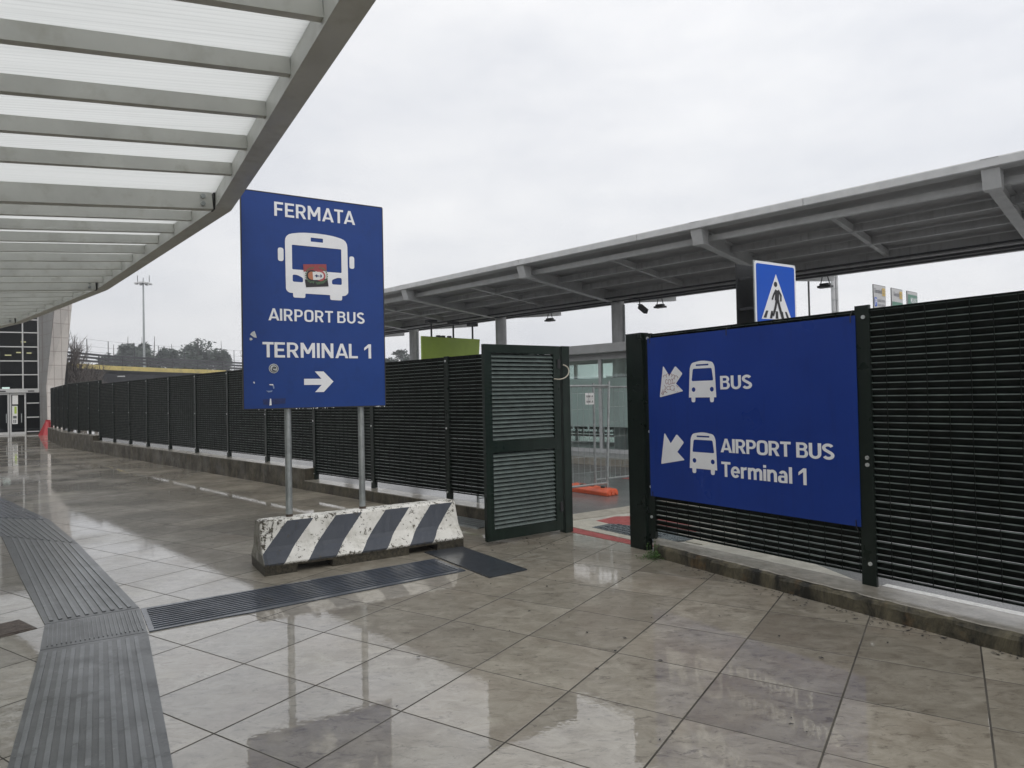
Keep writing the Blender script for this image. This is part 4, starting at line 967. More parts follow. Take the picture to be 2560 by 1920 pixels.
# ------------------------------------------------------------------ terminal entrance at the far left
tb = thing('terminal_building', 'terminal entrance front with dark glazing and leaning tiled fin', 'building', (-26.5, 36.8, 0))
FO = Vector((-25.66, 37.24, 0)); FD = Vector((-0.8796, -0.4757, 0)).normalized(); FNn = Vector((-FD.y, FD.x, 0))
if FNn.y > 0: FNn = -FNn
def fbox(b, t0, t1, z0, z1, o0, o1): b.box(FO+FD*(t0+t1)/2+Z*(z0+z1)/2+FNn*(o0+o1)/2, FD*(t1-t0)/2, FNn*(o1-o0)/2, Z*(z1-z0)/2)
b = MB(); fbox(b, 0, 12, 2.45, 8.2, -0.01, 0.0); b.build('glazing', 'darkglass', tb)
b = MB(); fbox(b, 0, 0.58, 0.1, 2.2, -0.01, 0.0); b.build('side_light', 'darkglass', tb)
b = MB()
for tq in (0.02, 0.71, 1.75, 2.8, 3.85, 4.9, 5.95, 7.0): fbox(b, tq-0.03, tq+0.03, 2.42, 8.2, 0.002, 0.09)
b.build('mullion', 'alu', tb)
b = MB()
for zz in (6.9, 6.15, 5.45, 4.68, 3.92, 3.18): fbox(b, 0, 12, zz-0.03, zz+0.03, 0.004, 0.075)
for zz in (1.65, 0.89, 0.12): fbox(b, 0.0, 0.555, zz-0.03, zz+0.03, 0.004, 0.075)
b.build('transom', 'alu', tb)
b = MB(); fbox(b, -0.02, 12, 2.22, 2.43, 0.0, 0.16); hd = b.build('door_header', 'alu', tb)
for tq in (0.2, 1.45): b = MB(); fbox(b, tq, tq+0.28, 2.27, 2.33, 0.162, 0.18); b.build('motion_sensor', 'black', hd)
b = MB(); fbox(b, 1.30, 1.62, 2.435, 2.52, 0.02, 0.10); b.build('exit_light', 'coollamp', tb)
for t0, t1 in ((0.585, 1.30), (1.325, 2.05)):
    b = MB()
    fbox(b, t0, t0+0.07, 0.0, 2.2, 0.0, 0.06); fbox(b, t1-0.07, t1, 0.0, 2.2, 0.0, 0.06); fbox(b, t0+0.071, t1-0.071, 2.11, 2.2, 0.001, 0.059); fbox(b, t0+0.071, t1-0.071, 0.0, 0.12, 0.001, 0.059)
    dr = b.build('door', 'alu', tb)
    b = MB(); fbox(b, t0+0.07, t1-0.07, 0.12, 2.11, 0.02, 0.03); b.build('pane', 'darkglass', dr)
    b = MB(); tq = t0+0.18 if t0 < 1 else t0+0.10; fbox(b, tq, tq+0.035, 0.62, 1.1, 0.08, 0.11); b.build('handle', 'galv', dr)
    if t0 < 1:
        b = MB(); fbox(b, 0.94, 1.19, 1.60, 2.08, 0.034, 0.038); b.build('notice', 'paper', dr)
        b = MB(); fbox(b, 0.96, 1.20, 0.55, 1.52, 0.034, 0.038); pp = b.build('notice', 'paper', dr)
        b = MB(); fbox(b, 1.00, 1.10, 1.10, 1.48, 0.0385, 0.040); b.build('notice_picture', 'lime', pp)
        b = MB(); fbox(b, 1.0, 1.16, 0.84, 0.98, 0.0385, 0.040); fbox(b, 1.02, 1.07, 0.60, 0.78, 0.0385, 0.040); fbox(b, 1.10, 1.15, 0.60, 0.78, 0.0385, 0.040); b.build('notice_print', 'padgrey', pp)
# dark hall behind the glass
b = MB()
fbox(b, -0.5, 12, -0.02, 0.02, -9, -0.02); fbox(b, -0.5, 12, 8.3, 8.4, -9, 0.2); fbox(b, -0.5, 12, 0.03, 8.29, -9.1, -9.0); fbox(b, -0.55, -0.45, 0.03, 8.28, -8.99, -0.02); fbox(b, 11.9, 12.0, 0.03, 8.28, -8.99, -0.02)
b.build('hall', 'interior', tb)
for tq, zz, oo, w in ((0.95, 5.15, -3.0, 0.22), (1.3, 4.60, -4, 0.22), (0.75, 4.55, -3.6, 0.22), (2.6, 4.45, -4.5, 0.4), (0.1, 4.6, -3, 0.10), (1.9, 4.5, -5, 0.3)):
    b = MB(); fbox(b, tq, tq+w, zz, zz+0.06, oo-0.1, oo+0.1); b.build('ceiling_lamp', 'lamp', tb)
# leaning tiled fin
A_ = Vector((-25.60, 37.2, 0)); At = Vector((-25.58, 37.15, 0))
Bb, Bt = Vector((-24.30, 35.90, 0)), Vector((-23.32, 35.20, 7.3)); Cb, Ct = Vector((-23.75, 36.4, 0)), Vector((-22.98, 36.0, 7.3))
Bm = Vector((-24.33, 35.85, 2.55)); Cm = Vector((-23.72, 36.36, 2.55))
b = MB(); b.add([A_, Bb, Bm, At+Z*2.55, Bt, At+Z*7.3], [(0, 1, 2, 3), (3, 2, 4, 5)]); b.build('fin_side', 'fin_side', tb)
b = MB(); bk = Vector((-1.25, 1.6, 0))
b.add([Bb, Cb, Cm, Bm, Ct, Bt, Cb+bk, Cm+bk, Ct+bk], [(0, 1, 2, 3), (3, 2, 4, 5), (1, 6, 7, 2), (2, 7, 8, 4)]); b.build('fin', 'fin', tb)
b = MB(); fbox(b, 1.74, 2.6, 4.1, 4.95, 0.3, 0.36); b.build('blue_sign_board', 'blue3', tb)

# red plastic barrier cone in front of the fin
rc = thing('traffic_cone', 'red plastic floor barrier standing by the tiled fin', 'cone', (-23.72, 35.05, 0))
b = MB(); c = Vector((-23.72, 35.05, 0))
for k in range(4):
    a = R_(20+90*k); r_ = Vector((math.cos(a), math.sin(a), 0)); tq = Vector((-r_.y, r_.x, 0))
    b.hexa([c+r_*0.02-tq*0.10, c+r_*0.40-tq*0.12, c+r_*0.40+tq*0.12, c+r_*0.02+tq*0.10], [c+r_*0.01-tq*0.04+Z*0.72, c+r_*0.10-tq*0.05+Z*0.70, c+r_*0.10+tq*0.05+Z*0.70, c+r_*0.01+tq*0.04+Z*0.72])
b.build('body', 'redplastic', rc)
b = MB()
for k in range(4):
    a = R_(20+90*k); r_ = Vector((math.cos(a), math.sin(a), 0)); b.box(c+r_*0.07+Z*0.735, r_*0.035, Vector((-r_.y, r_.x, 0))*0.03, Z*0.035)
b.build('lugs', 'redplastic', rc)

# ------------------------------------------------------------------ bus station canopy
bc = thing('bus_station_canopy', 'long grey steel canopy on round columns over the bus platform', 'canopy', (2.7, 17, 0))
CE0 = (17-2.666)*math.sqrt(.5); CG = 13.9; EG_ = 10.55
E_MIN, E_MAX = CE0-15.0, CE0+13.2
def roofz(g): return 4.30-0.095*(g-EG_) if g <= CG else 4.30-0.095*(CG-EG_)+0.10*(g-CG)
SP = 4.17
for i in range(-3, 4):
    ec = CE0+SP*i
    c = EG(ec, CG); b = MB(); b.tube([c+Z*0.0, c+Z*3.80], 0.160, 24); co = b.build('column', 'column', bc, smooth=False)
    b = MB(); b.tube([c+Z*0.05, c+Z*0.09], 0.26, 20); b.build('base_plate', 'galv', co)
    if i in (0, 2):
        b = MB(); pp = c+e_*-0.19; b.tube([pp+Z*0.1, pp+Z*3.7], 0.022, 8); b.build('downpipe', 'galv', co)
    # front rafter beam: I section, deeper at the eaves end plate
    b = MB()
    f0 = EG(ec, EG_+0.02, roofz(EG_)-0.13); f1 = EG(ec, CG, roofz(CG)-0.13); d = (f1-f0).normalized(); up = e_.cross(d); up = up if up.z > 0 else -up
    b.box((f0+f1)/2, d*(f1-f0).length/2, e_*0.012, up*0.115)
    for s_ in (-1, 1): b.box((f0+f1)/2+up*0.113*s_, d*(f1-f0).length/2, e_*0.075, up*0.008)
    bm_ = b.build('rafter_beam', 'steelgrey', bc)
    b = MB()   # end bracket cupping the gutter
    P = lambda g, z, s_: EG(ec+s_*0.10, g, z)
    prf = [(EG_-0.149, 4.400), (EG_+0.14, 4.400), (EG_+0.14, 4.03), (EG_-0.02, 4.03)]
    vs = [P(g, z, -1) for g, z in prf]+[P(g, z, 1) for g, z in prf]
    b.add(vs, [(0, 1, 2, 3), (7, 6, 5, 4)]+[(k, k+4, (k+1) % 4+4, (k+1) % 4) for k in range(4)]); b.build('end_bracket', 'steelgrey', bm_)
    b = MB()
    f2 = EG(ec, CG+2.6, roofz(CG+2.6)-0.12); f1b = EG(ec, CG, roofz(CG)-0.12); b.bar(f1b, f2, 0.14, 0.2); b.build('rear_beam', 'steelgrey', bc)
def run(name, mat, g, z, w, h, e0=E_MIN, e1=E_MAX, parent=None):
    b = MB(); b.bar(EG(e0, g, z), EG(e1, g, z), w, h); return b.build(name, mat, parent or bc)
# eaves gutter: half-round front with a shadow gap and edge purlin behind
b = MB(); n = 8; prf = [(EG_-0.14+0.11*(1-math.cos(R_(k*90/n)))*1.0, 4.30+0.115*math.sin(R_(k*90/n))) for k in range(n+1)]
prf = [(EG_-0.10, 4.272), (EG_-0.135, 4.280), (EG_-0.145, 4.292), (EG_-0.145, 4.392), (EG_-0.135, 4.408), (EG_-0.11, 4.415), (EG_+0.06, 4.415), (EG_+0.06, 4.272)]
segs = [E_MIN+3.0*k for k in range(int((E_MAX-E_MIN)/3.0)+1)]+[E_MAX]
for a, c in zip(segs[:-1], segs[1:]):
    o = len(b.v); m = len(prf)
    vs = [EG(a+0.004, g, z) for g, z in prf]+[EG(c-0.004, g, z) for g, z in prf]
    b.add(vs, [tuple(range(m)), tuple(range(2*m-1, m-1, -1))]+[(k, k+m, (k+1) % m+m, (k+1) % m) for k in range(m)])
b.build('gutter', 'steelgrey', bc)
run('edge_purlin', 'steelgrey', EG_+0.30, 4.165, 0.09, 0.10)
for gq in (EG_+1.15, EG_+2.0): run('purlin', 'column', gq, roofz(gq)-0.10, 0.08, 0.12)
run('valley_beam', 'column', CG-0.42, roofz(CG-0.42)-0.14, 0.10, 0.20)
run('valley_beam', 'roofgrey', CG+0.42, roofz(CG+0.42)-0.13, 0.10, 0.18)
for gq in (CG+1.2, CG+2.0): run('purlin', 'roofgrey', gq, roofz(gq)-0.09, 0.07, 0.10)
run('rear_gutter', 'steelgrey', CG+2.66, roofz(CG+2.66), 0.14, 0.13)
for i in range(-4, 4):
    ec = CE0+SP*(i+0.5)
    if ec > E_MAX or ec < E_MIN: continue
    b = MB(); b.bar(EG(ec, EG_+0.30, roofz(EG_+0.30)-0.10), EG(ec, CG-0.42, roofz(CG-0.42)-0.10), 0.075, 0.11); b.build('secondary_rafter', 'steelgrey', bc)
b = MB()
for (ga, gb) in ((EG_-0.02, CG-0.05), (CG+0.05, CG+2.6)):
    b.hexa([EG(E_MIN, ga, roofz(ga)+0.0), EG(E_MAX, ga, roofz(ga)), EG(E_MAX, gb, roofz(gb)), EG(E_MIN, gb, roofz(gb))],
           [EG(E_MIN, ga, roofz(ga)+0.06), EG(E_MAX, ga, roofz(ga)+0.06), EG(E_MAX, gb, roofz(gb)+0.06), EG(E_MIN, gb, roofz(gb)+0.06)])
b.build('roof_sheet', 'roofgrey', bc)
b = MB()
for gq, dz in ((CG-0.56, -0.27), (CG-0.30, -0.32), (CG+0.15, -0.30)):
    b.tube([EG(E_MIN+0.2, gq, roofz(CG)+dz+0.1), EG(E_MAX-0.5, gq, roofz(CG)+dz+0.1)], 0.022, 6)
b.build('conduit', 'darkmetal', bc)

# flood lights under the rear edge, a camera, the hanging board
def flood(e, g, z, lab):
    f = thing('floodlight', lab, 'floodlight', EG(e, g, z), 'floodlights under the bus canopy')
    b = MB(); c = EG(e, g, z); b.box(c, e_*0.13, g_*0.09, Z*0.022); b.build('housing', 'black', f)
    b = MB(); b.box(c+Z*0.045, e_*0.09, g_*0.07, Z*0.02); b.build('cooling_fins', 'black', f)
    for s_ in (-1, 1): b = MB(); b.bar(c+e_*0.09*s_+Z*0.06, c+e_*0.05*s_+Z*0.22, 0.015, 0.015, g_); b.build('bracket', 'black', f)
    b = MB(); b.tube([c+Z*0.22, EG(e, g, roofz(g)-0.15)], 0.012, 6); b.build('stem', 'black', f)
flood(12.93, CG+0.6, 3.62, 'black floodlight hanging between the two columns nearest the lime board')
flood(9.30, CG+0.6, 3.62, 'black floodlight hanging right of the security camera')
flood(5.36, CG+0.6, 3.62, 'black floodlight hanging in front of the grey lattice mast')
cm = thing('security_camera', 'small dark security camera hanging beside a canopy column', 'camera', EG(9.55, CG+0.1, 3.5))
b = MB(); c = EG(9.55, CG+0.1, 3.62); dr = (-e_*0.75-Z*0.5-g_*0.3).normalized(); b.bar(c, c+dr*0.30, 0.10, 0.10); b.build('body', 'darkmetal', cm)
b = MB(); b.bar(c+dr*0.0+Z*0.055, c+dr*0.32+Z*0.055, 0.12, 0.015); b.build('sun_shield', 'darkmetal', cm)
b = MB(); b.tube([c+Z*0.02, c+Z*0.20, c+Z*0.20-g_*0.3], 0.015, 6); b.build('bracket', 'black', cm)
# lime board
gb = thing('hanging_board', 'plain lime green board hanging on three rods under the bus canopy', 'sign board', (-1.75, 20.4, 3.0))
gc = Vector((-1.78, 20.45, 0)); 
b = MB(); b.hexa([gc-g_*1.12-e_*0.03+Z*2.55, gc+g_*1.05-e_*0.03+Z*2.55, gc+g_*1.05+e_*0.03+Z*2.55, gc-g_*1.12+e_*0.03+Z*2.55], [gc-g_*1.12-e_*0.03+Z*3.28, gc+g_*1.12-e_*0.03+Z*3.28, gc+g_*1.12+e_*0.03+Z*3.28, gc-g_*1.12+e_*0.03+Z*3.28]); b.build('board', 'lime', gb)
for s_ in (-0.75, 0.08, 0.85):
    b = MB(); b.tube([gc+g_*s_+Z*3.26, gc+g_*s_+Z*3.72], 0.028, 8); b.box(gc+g_*s_+Z*3.72, g_*0.16, e_*0.08, Z*0.05); b.build('rod', 'darkmetal', gb)
b = MB()
for s_ in (-0.5, -0.32, -0.08): b.box(gc+g_*s_+Z*3.30, g_*0.05, e_*0.05, Z*0.03)
b.build('clamp', 'darkmetal', gb)

# ------------------------------------------------------------------ glazed waiting room on the platform
wr = thing('waiting_room', 'glazed waiting room with frosted band on the bus platform', 'building', EG(10.5, 14.5, 0.06))
G0, G1, W0, W1 = 13.65, 15.5, 4.6, 13.6; zf = 0.07
mull = [W0, 6.0, 8.2, 10.52, 12.85, W1]
b = MB(); b.box(EG((W0+W1)/2, (G0+G1)/2, 2.62), e_*((W1-W0)/2+0.45), g_*((G1-G0)/2+0.45), Z*0.105); b.build('roof', 'steelgrey', wr, bevel=0.006)
for nm, gq in (('front', G0), ('rear', G1)):
    for a, c in zip(mull[:-1], mull[1:]):
        b = MB(); b.box(EG((a+c)/2, gq, 1.30), e_*((c-a)/2-0.045), g_*0.005, Z*1.16); pn_ = b.build('pane', 'glass', wr)
        if nm == 'front': b = MB(); b.box(EG((a+c)/2, gq-0.009, 1.30), e_*((c-a)/2-0.05), g_*0.002, Z*0.605); b.build('frosted_band', 'frost', pn_)
    b = MB()
    for a in mull: b.box(EG(a, gq, 1.28), e_*0.042, g_*0.04, Z*1.235)
    b.box(EG((W0+W1)/2, gq, 2.44), e_*(W1-W0)/2, g_*0.036, Z*0.07); b.box(EG((W0+W1)/2, gq, 0.10), e_*((W1-W0)/2), g_*0.038, Z*0.055)
    b.build('frame', 'whiteframe', wr)
for ew in (W0, W1):
    b = MB(); b.box(EG(ew, (G0+G1)/2, 1.3), e_*0.005, g_*((G1-G0)/2-0.05), Z*1.16); b.build('pane', 'glass', wr)
b = MB(); b.box(EG((W0+W1)/2, (G0+G1)/2, 0.066), e_*((W1-W0)/2), g_*((G1-G0)/2-0.05), Z*0.012); b.build('floor', 'platform', wr)
FW = (EG(11.52, G1-0.012, 0), -e_, Z, -g_)
text('lettering', 'Waiting Room', (0.0, 1.60, 1.99, 2.18), FW, 'ink', wr, 0.045, 0.006, 1.0, mirror=True)
def seats(e0, g, n, lab):
    t = thing('bench_seating', lab, 'bench', EG(e0, g, zf), 'rows of seats in the waiting room')
    b = MB(); b.bar(EG(e0, g, 0.42), EG(e0-0.52*n, g, 0.42), 0.06, 0.05); b.build('beam', 'darkmetal', t)
    for k in range(n):
        ec = e0-0.52*(k+0.5)
        b = MB(); b.box(EG(ec, g, 0.50), e_*0.225, g_*0.21, Z*0.015); b.build('seat', 'seat', t)
        b = MB(); c = EG(ec, g+0.25, 0.78); b.box(c, e_*0.225, g_*0.012, Z*0.21); b.build('backrest', 'seat', t)
        b = MB(); b.bar(EG(ec-0.24, g-0.1, 0.66), EG(ec-0.24, g+0.2, 0.66), 0.03, 0.03); b.bar(EG(ec-0.24, g+0.02, 0.66), EG(ec-0.24, g+0.02, 0.45), 0.03, 0.03); b.build('armrest', 'galv', t)
    for ek in (e0-0.35, e0-0.52*n+0.35):
        b = MB(); b.tube([EG(ek, g, 0.42), EG(ek, g, 0.22)], 0.025, 8)
        for s_ in (-1, 1): b.tube([EG(ek, g, 0.24), EG(ek, g+0.15*s_, 0.13), EG(ek, g+0.29*s_, 0.09)], 0.018, 6)
        b.build('leg', 'galv', t)
seats(10.35, 14.35, 4, 'row of grey seats behind the glass right of the white mullion')
seats(12.75, 14.35, 4, 'row of grey seats behind the glass left of the white mullion')

# ------------------------------------------------------------------ temporary fence on the road
def tempfence(p, r, z0, z1, lab, lean=0.0):
    t = thing('temporary_fence', lab, 'fence', (p+r)/2+Z*ROAD, 'temporary mesh fence panels')
    d = (r-p).normalized(); nn = Vector((d.y, -d.x, 0)); L = (r-p).length
    b = MB()
    for c, ln in ((p, lean), (r, 0.0)): b.tube([c+Z*z0, c+Z*z1-d*ln], 0.021, 10)
    b.tube([p+Z*(z1-0.07)-d*lean, r+Z*(z1-0.07)], 0.019, 8); b.tube([p+Z*(z0+0.10), r+Z*(z0+0.10)], 0.019, 8)
    b.build('frame', 'galv', t)
    b = MB(); n = int(L/0.11)
    for i in range(1, n): c = p.lerp(r, i/n); b.bar(c+Z*(z0+0.10), c+Z*(z1-0.07), 0.004, 0.004, nn)
    for k in range(7): b.bar(p+Z*(z0+0.3+k*0.25), r+Z*(z0+0.3+k*0.25), 0.004, 0.004)
    b.build('mesh', 'galv', t)
    return t
PA = Vector((1.50, 11.10, 0)); PB = Vector((1.345, 11.36, 0))
tempfence(PA, PA-Vector((0.84, 0.55, 0))*2.4, -0.02, 1.72, 'galvanised mesh fence panel running left from the orange foot', 0.09)
tf2 = tempfence(PB, PB+Vector((0.82, 0.57, 0))*2.6, 0.0, 1.70, 'galvanised mesh fence panel running right from the orange foot')
of = thing('fence_foot', 'orange plastic foot under the temporary mesh fence', 'fence foot', (1.28, 11.2, ROAD))
b = MB(); fa = Vector((0.99, 11.62, 0)); fb_ = Vector((1.56, 10.92, 0)); fd_ = (fb_-fa).normalized(); fn_ = Vector((fd_.y, -fd_.x, 0)); c = (fa+fb_)/2; L = (fb_-fa).length
prf = [(-0.135, 0), (0.135, 0), (0.135, 0.07), (0.10, 0.125), (-0.10, 0.125), (-0.135, 0.07)]
vs = [c-fd_*L/2+fn_*x+Z*(ROAD+z) for x, z in prf]+[c+fd_*L/2+fn_*x+Z*(ROAD+z*0.82) for x, z in prf]; m = 6
b.add(vs, [tuple(range(m)), tuple(range(2*m-1, m-1, -1))]+[(k, k+m, (k+1) % m+m, (k+1) % m) for k in range(m)]); b.build('block', 'orange', of, bevel=0.012)
b = MB()
for k in (-1, 0, 1): b.tube([fb_+fn_*0.085*k+Z*(ROAD+0.045)-fd_*0.02, fb_+fn_*0.085*k+Z*(ROAD+0.045)+fd_*0.012], 0.033, 10)
b.build('end_lug', 'orange', of)
b = MB()
for k in (-0.24, 0.0, 0.24): b.tube([c+fd_*k+Z*(ROAD+0.10), c+fd_*k+Z*(ROAD+0.128)], 0.035, 10)
b.build('socket', 'darkpit', of)
# notice tied to the upright
ndir = Vector((0.97, 0.24, 0)).normalized(); nnrm = Vector((ndir.y, -ndir.x, 0)); nc = Vector((1.262, 11.21, 1.35))
nt = thing('notice', 'white paper notice tied to the temporary fence upright', 'notice', nc)
b = MB(); b.box(nc+Z*0.095, ndir*0.075, nnrm*0.001, Z*0.095); npn = b.build('sheet', 'paper', nt)
FN_ = (nc, ndir, Z, nnrm)
letters('lettering', 'UNI A', (-0.055, 0.06, 0.115, 0.150), FN_, 'ink', nt, 0.2)
letters('lettering', 'UNI A', (-0.055, 0.06, 0.03, 0.065), FN_, 'ink', nt, 0.2)
shape('rule', [rect(-0.055, 0.088, 0.06, 0.092)], FN_, 'ink', nt, 0.003)

# ------------------------------------------------------------------ masts and far road signs
fm = thing('floodlight_mast', 'tall slim floodlight mast rising behind the bridge', 'mast', (-48.2, 90, 0))
b = MB(); c = Vector((-48.2, 90, 0)); b.tube([c, c+Z*9, c+Z*17.6], [0.19, 0.14, 0.09], 12); b.build('pole', 'galv', fm)
b = MB(); b.tube([c+Z*17.25, c+Z*17.38], 0.72, 16); b.build('ring_platform', 'steelgrey', fm)
for k in range(8):
    b = MB(); a = k*math.pi/4; p = c+Vector((math.cos(a)*0.9, math.sin(a)*0.9, 17.2)); b.box(p, (0.16, 0, 0), (0, 0.16, 0), (0, 0, 0.07)); b.build('floodlight_head', 'steelgrey', fm)
for dx, h in ((-0.75, 0.9), (0.0, 0.6), (0.8, 0.9)):
    b = MB(); b.tube([c+Vector((dx, 0, 17.4)), c+Vector((dx, 0, 17.4+h))], 0.04, 6); b.build('antenna', 'darkmetal', fm)
gm = thing('lattice_mast', 'grey lattice mast behind the bus canopy', 'mast', (14.2, 30, ROAD))
b = MB(); c = Vector((14.15, 30, 0)); b.tube([c+Z*ROAD, c+Z*7.2], 0.09, 10); b.tube([c+Vector((0.16, 0, ROAD)), c+Vector((0.16, 0, 7.2))], 0.06, 8); b.build('pole', 'column', gm)
b = MB()
for k in range(14): b.box(c+Vector((0.04, -0.09, 0.4+k*0.5)), (0.12, 0, 0), (0, 0.01, 0), (0, 0, 0.015))
b.build('rung', 'galv', gm)
tp = MB(); tp.tube([(10.9, 25, ROAD), (10.9, 25, 6.0)], 0.035, 8); tag(tp.build('flag_pole', 'black'), 'thin black pole behind the bus canopy', 'pole')
SDr = Vector((math.sin(R_(50)), math.cos(R_(50)), 0)); SNr = Vector((SDr.y, -SDr.x, 0))
def roadsign(u0_, y, ztop, w, h, kind, lab):
    x = (u0_-1280)/1716*y; o = Vector((x, y, ztop-h))
    t = thing('road_sign', lab, 'road sign', (x, y, ROAD), 'far road signs over the right fence')
    b = MB(); b.box(o+SDr*w/2+Z*h/2-SNr*0.03, SDr*w/2, SNr*0.025, Z*h/2); pl = b.build('plate', 'darkmetal', t)
    F = (o, SDr, Z, SNr)
    shape('face', [rect(0.03, 0.03, w-0.03, h-0.03)], F, 'signwhite', pl, 0.0)
    b = MB(); b.tube([o+SDr*w/2-SNr*0.1+Z*h*0.9, Vector((o.x+SDr.x*w/2-SNr.x*0.1, o.y+SDr.y*w/2-SNr.y*0.1, ROAD))], 0.07, 8); b.build('pole', 'galv', t)
    if kind < 2:
        text('lettering', 'Terminal', (0.12 if kind == 0 else 0.35, w*0.66, h-0.55, h-0.25), F, 'signtext', pl, 0.02, 0.02)
        sq = shape('number_plate', [rect(w*0.70, h-0.68, w*0.94, h-0.16)], F, 'signyellow', pl, 0.02)
        text('number', '2', (w*0.77, w*0.87, h-0.56, h-0.28), F, 'signtext', sq, 0.02, 0.03)
    if kind == 0:
        sq = shape('parking_symbol', [rect(0.12, h-1.45, 0.48, h-0.85, 0.05)], F, 'blue3', pl, 0.02)
        text('letter', 'P', (0.2, 0.4, h-1.36, h-0.94), F, 'vinyl', sq, 0.03, 0.03)
        text('lettering', 'sosta breve', (0.6, w-0.2, h-1.12, h-0.88), F, 'signtext', pl, 0.0, 0.02)
        text('lettering', 'airport parking', (0.6, w-0.2, h-1.46, h-1.20), F, 'signtext', pl, 0.0, 0.02)
        text('lettering', 'partenze', (0.6, w-0.5, h-1.98, h-1.74), F, 'signtext', pl, 0.0, 0.02)
        text('lettering', 'departures', (0.6, w-0.35, h-2.3, h-2.06), F, 'signtext', pl, 0.0, 0.02)
        shape('arrow', [stroke([(0.2, h-1.8), (0.4, h-2.1)], 0.06)], F, 'signtext', pl, 0.02)
    if kind == 1:
        gp_ = shape('green_field', [rect(0.06, 0.06, w-0.06, h-0.95)], F, 'signgreen', pl, 0.02)
        text('lettering', 'TORINO', (0.5, w-0.25, h-1.55, h-1.2), F, 'vinyl', gp_, 0.02, 0.03)
        text('lettering', 'MILANO', (0.5, w-0.25, h-2.1, h-1.8), F, 'vinyl', gp_, 0.02, 0.03)
    if kind == 2:
        gp_ = shape('green_field', [rect(0.12, 0.12, w-0.12, h-0.25)], F, 'signgreen', pl, 0.02)
        text('lettering', 'MILANO', (0.6, w-0.25, h-0.85, h-0.45), F, 'vinyl', gp_, 0.02, 0.03)
        text('lettering', 'VARESE', (0.6, w-0.3, h-1.45, h-1.1), F, 'vinyl', gp_, 0.02, 0.03)
roadsign(2190, 45, 8.35, 1.95, 3.0, 0, 'white road sign with yellow square and blue parking symbol')
roadsign(2235, 47.5, 8.45, 1.95, 3.0, 1, 'white and green TORINO road sign')
roadsign(2274, 49.5, 8.50, 1.95, 3.0, 2, 'green MILANO road sign')

# ------------------------------------------------------------------ bridge beyond the fence
br = thing('overpass', 'road bridge with yellow parapet edge beyond the green fence', 'bridge', (-38, 62, 0))
path = [(-36.5, 44, 5.05), (-38.2, 52, 4.93), (-39.0, 60, 4.80), (-38.6, 66, 4.76), (-36.6, 71.5, 4.72), (-33.2, 75.8, 4.62), (-29, 79, 4.40), (-24, 82, 4.1), (-16, 86, 3.6)]
path = [Vector(p) for p in path]
def sweep(b, prof):
    rows = []
    for i, p in enumerate(path):
        d = (path[min(i+1, len(path)-1)]-path[max(i-1, 0)]); d.z = 0; d.normalize(); side = Vector((-d.y, d.x, 0))
        rows.append([p+side*x+Z*z for x, z in prof])
    m = len(prof); vs = [p for r in rows for p in r]
    fs = [(i*m+j, (i+1)*m+j, (i+1)*m+(j+1) % m, i*m+(j+1) % m) for i in range(len(rows)-1) for j in range(m)]
    fs += [tuple(range(m)), tuple((len(rows)-1)*m+j for j in range(m-1, -1, -1))]
    b.add(vs, fs)
b = MB(); sweep(b, [(0, 0), (0.3, 0), (0.3, 0.42), (0, 0.42)]); b.build('parapet', 'yellow', br)
b = MB(); sweep(b, [(0.05, -0.02), (1.1, -0.30), (1.6, -1.45), (8.4, -1.45), (8.9, -0.3), (10, 0), (10, 0.3), (0.31, 0.3)]); b.build('deck', 'girder', br)
for zz, nm in ((0.62, 'guard_rail'), (0.95, 'guard_rail'), (1.25, 'guard_rail')):
    b = MB(); sweep(b, [(0.15, zz), (0.19, zz), (0.19, zz+0.20), (0.15, zz+0.20)]); b.build(nm, 'rail', br)
b = MB(); b2 = MB()
def along(step):
    out = []
    for i in range(len(path)-1):
        L = (path[i+1]-path[i]).length; n = max(1, int(L/step))
        for k in range(n): out.append(path[i].lerp(path[i+1], k/n))
    return out
for k, p in enumerate(along(1.3)):
    if k % 2 == 0: b = MB(); b.bar(p+Z*0.4+Vector((-0.22, 0.05, 0)), p+Z*2.75+Vector((-0.22, 0.05, 0)), 0.05, 0.05, (1, 0, 0)); b.build('screen_post', 'rail', br)
    else: b = MB(); b.bar(p+Z*0.4+Vector((-0.12, 0.05, 0)), p+Z*1.38+Vector((-0.12, 0.05, 0)), 0.08, 0.08, (1, 0, 0)); b.build('rail_post', 'rail', br)
b = MB()
for zz in (1.6, 2.1, 2.75): sweep(b, [(0.22, zz), (0.235, zz), (0.235, zz+0.015), (0.22, zz+0.015)])
b.build('screen_wires', 'rail', br)
for p in (Vector((-37.5, 66.4, 4.0)), Vector((-34.9, 73.6, 3.9)), Vector((-39.3, 58, 4.0))):
    b = MB(); b.box(p+Vector((-0.3, 0, 0.15)), (0.3, 0.06, 0), (-0.03, 0.12, 0), (0, 0, 0.05)); b.build('soffit_lamp', 'whiteframe', br)
for p in (Vector((-45, 60, 0)), Vector((-42, 74, 0)), Vector((-29, 84, 0))):
    b = MB(); b.tube([p-Z*0.2, p+Z*3.4], 0.7, 12); b.build('pier', 'girder', br)

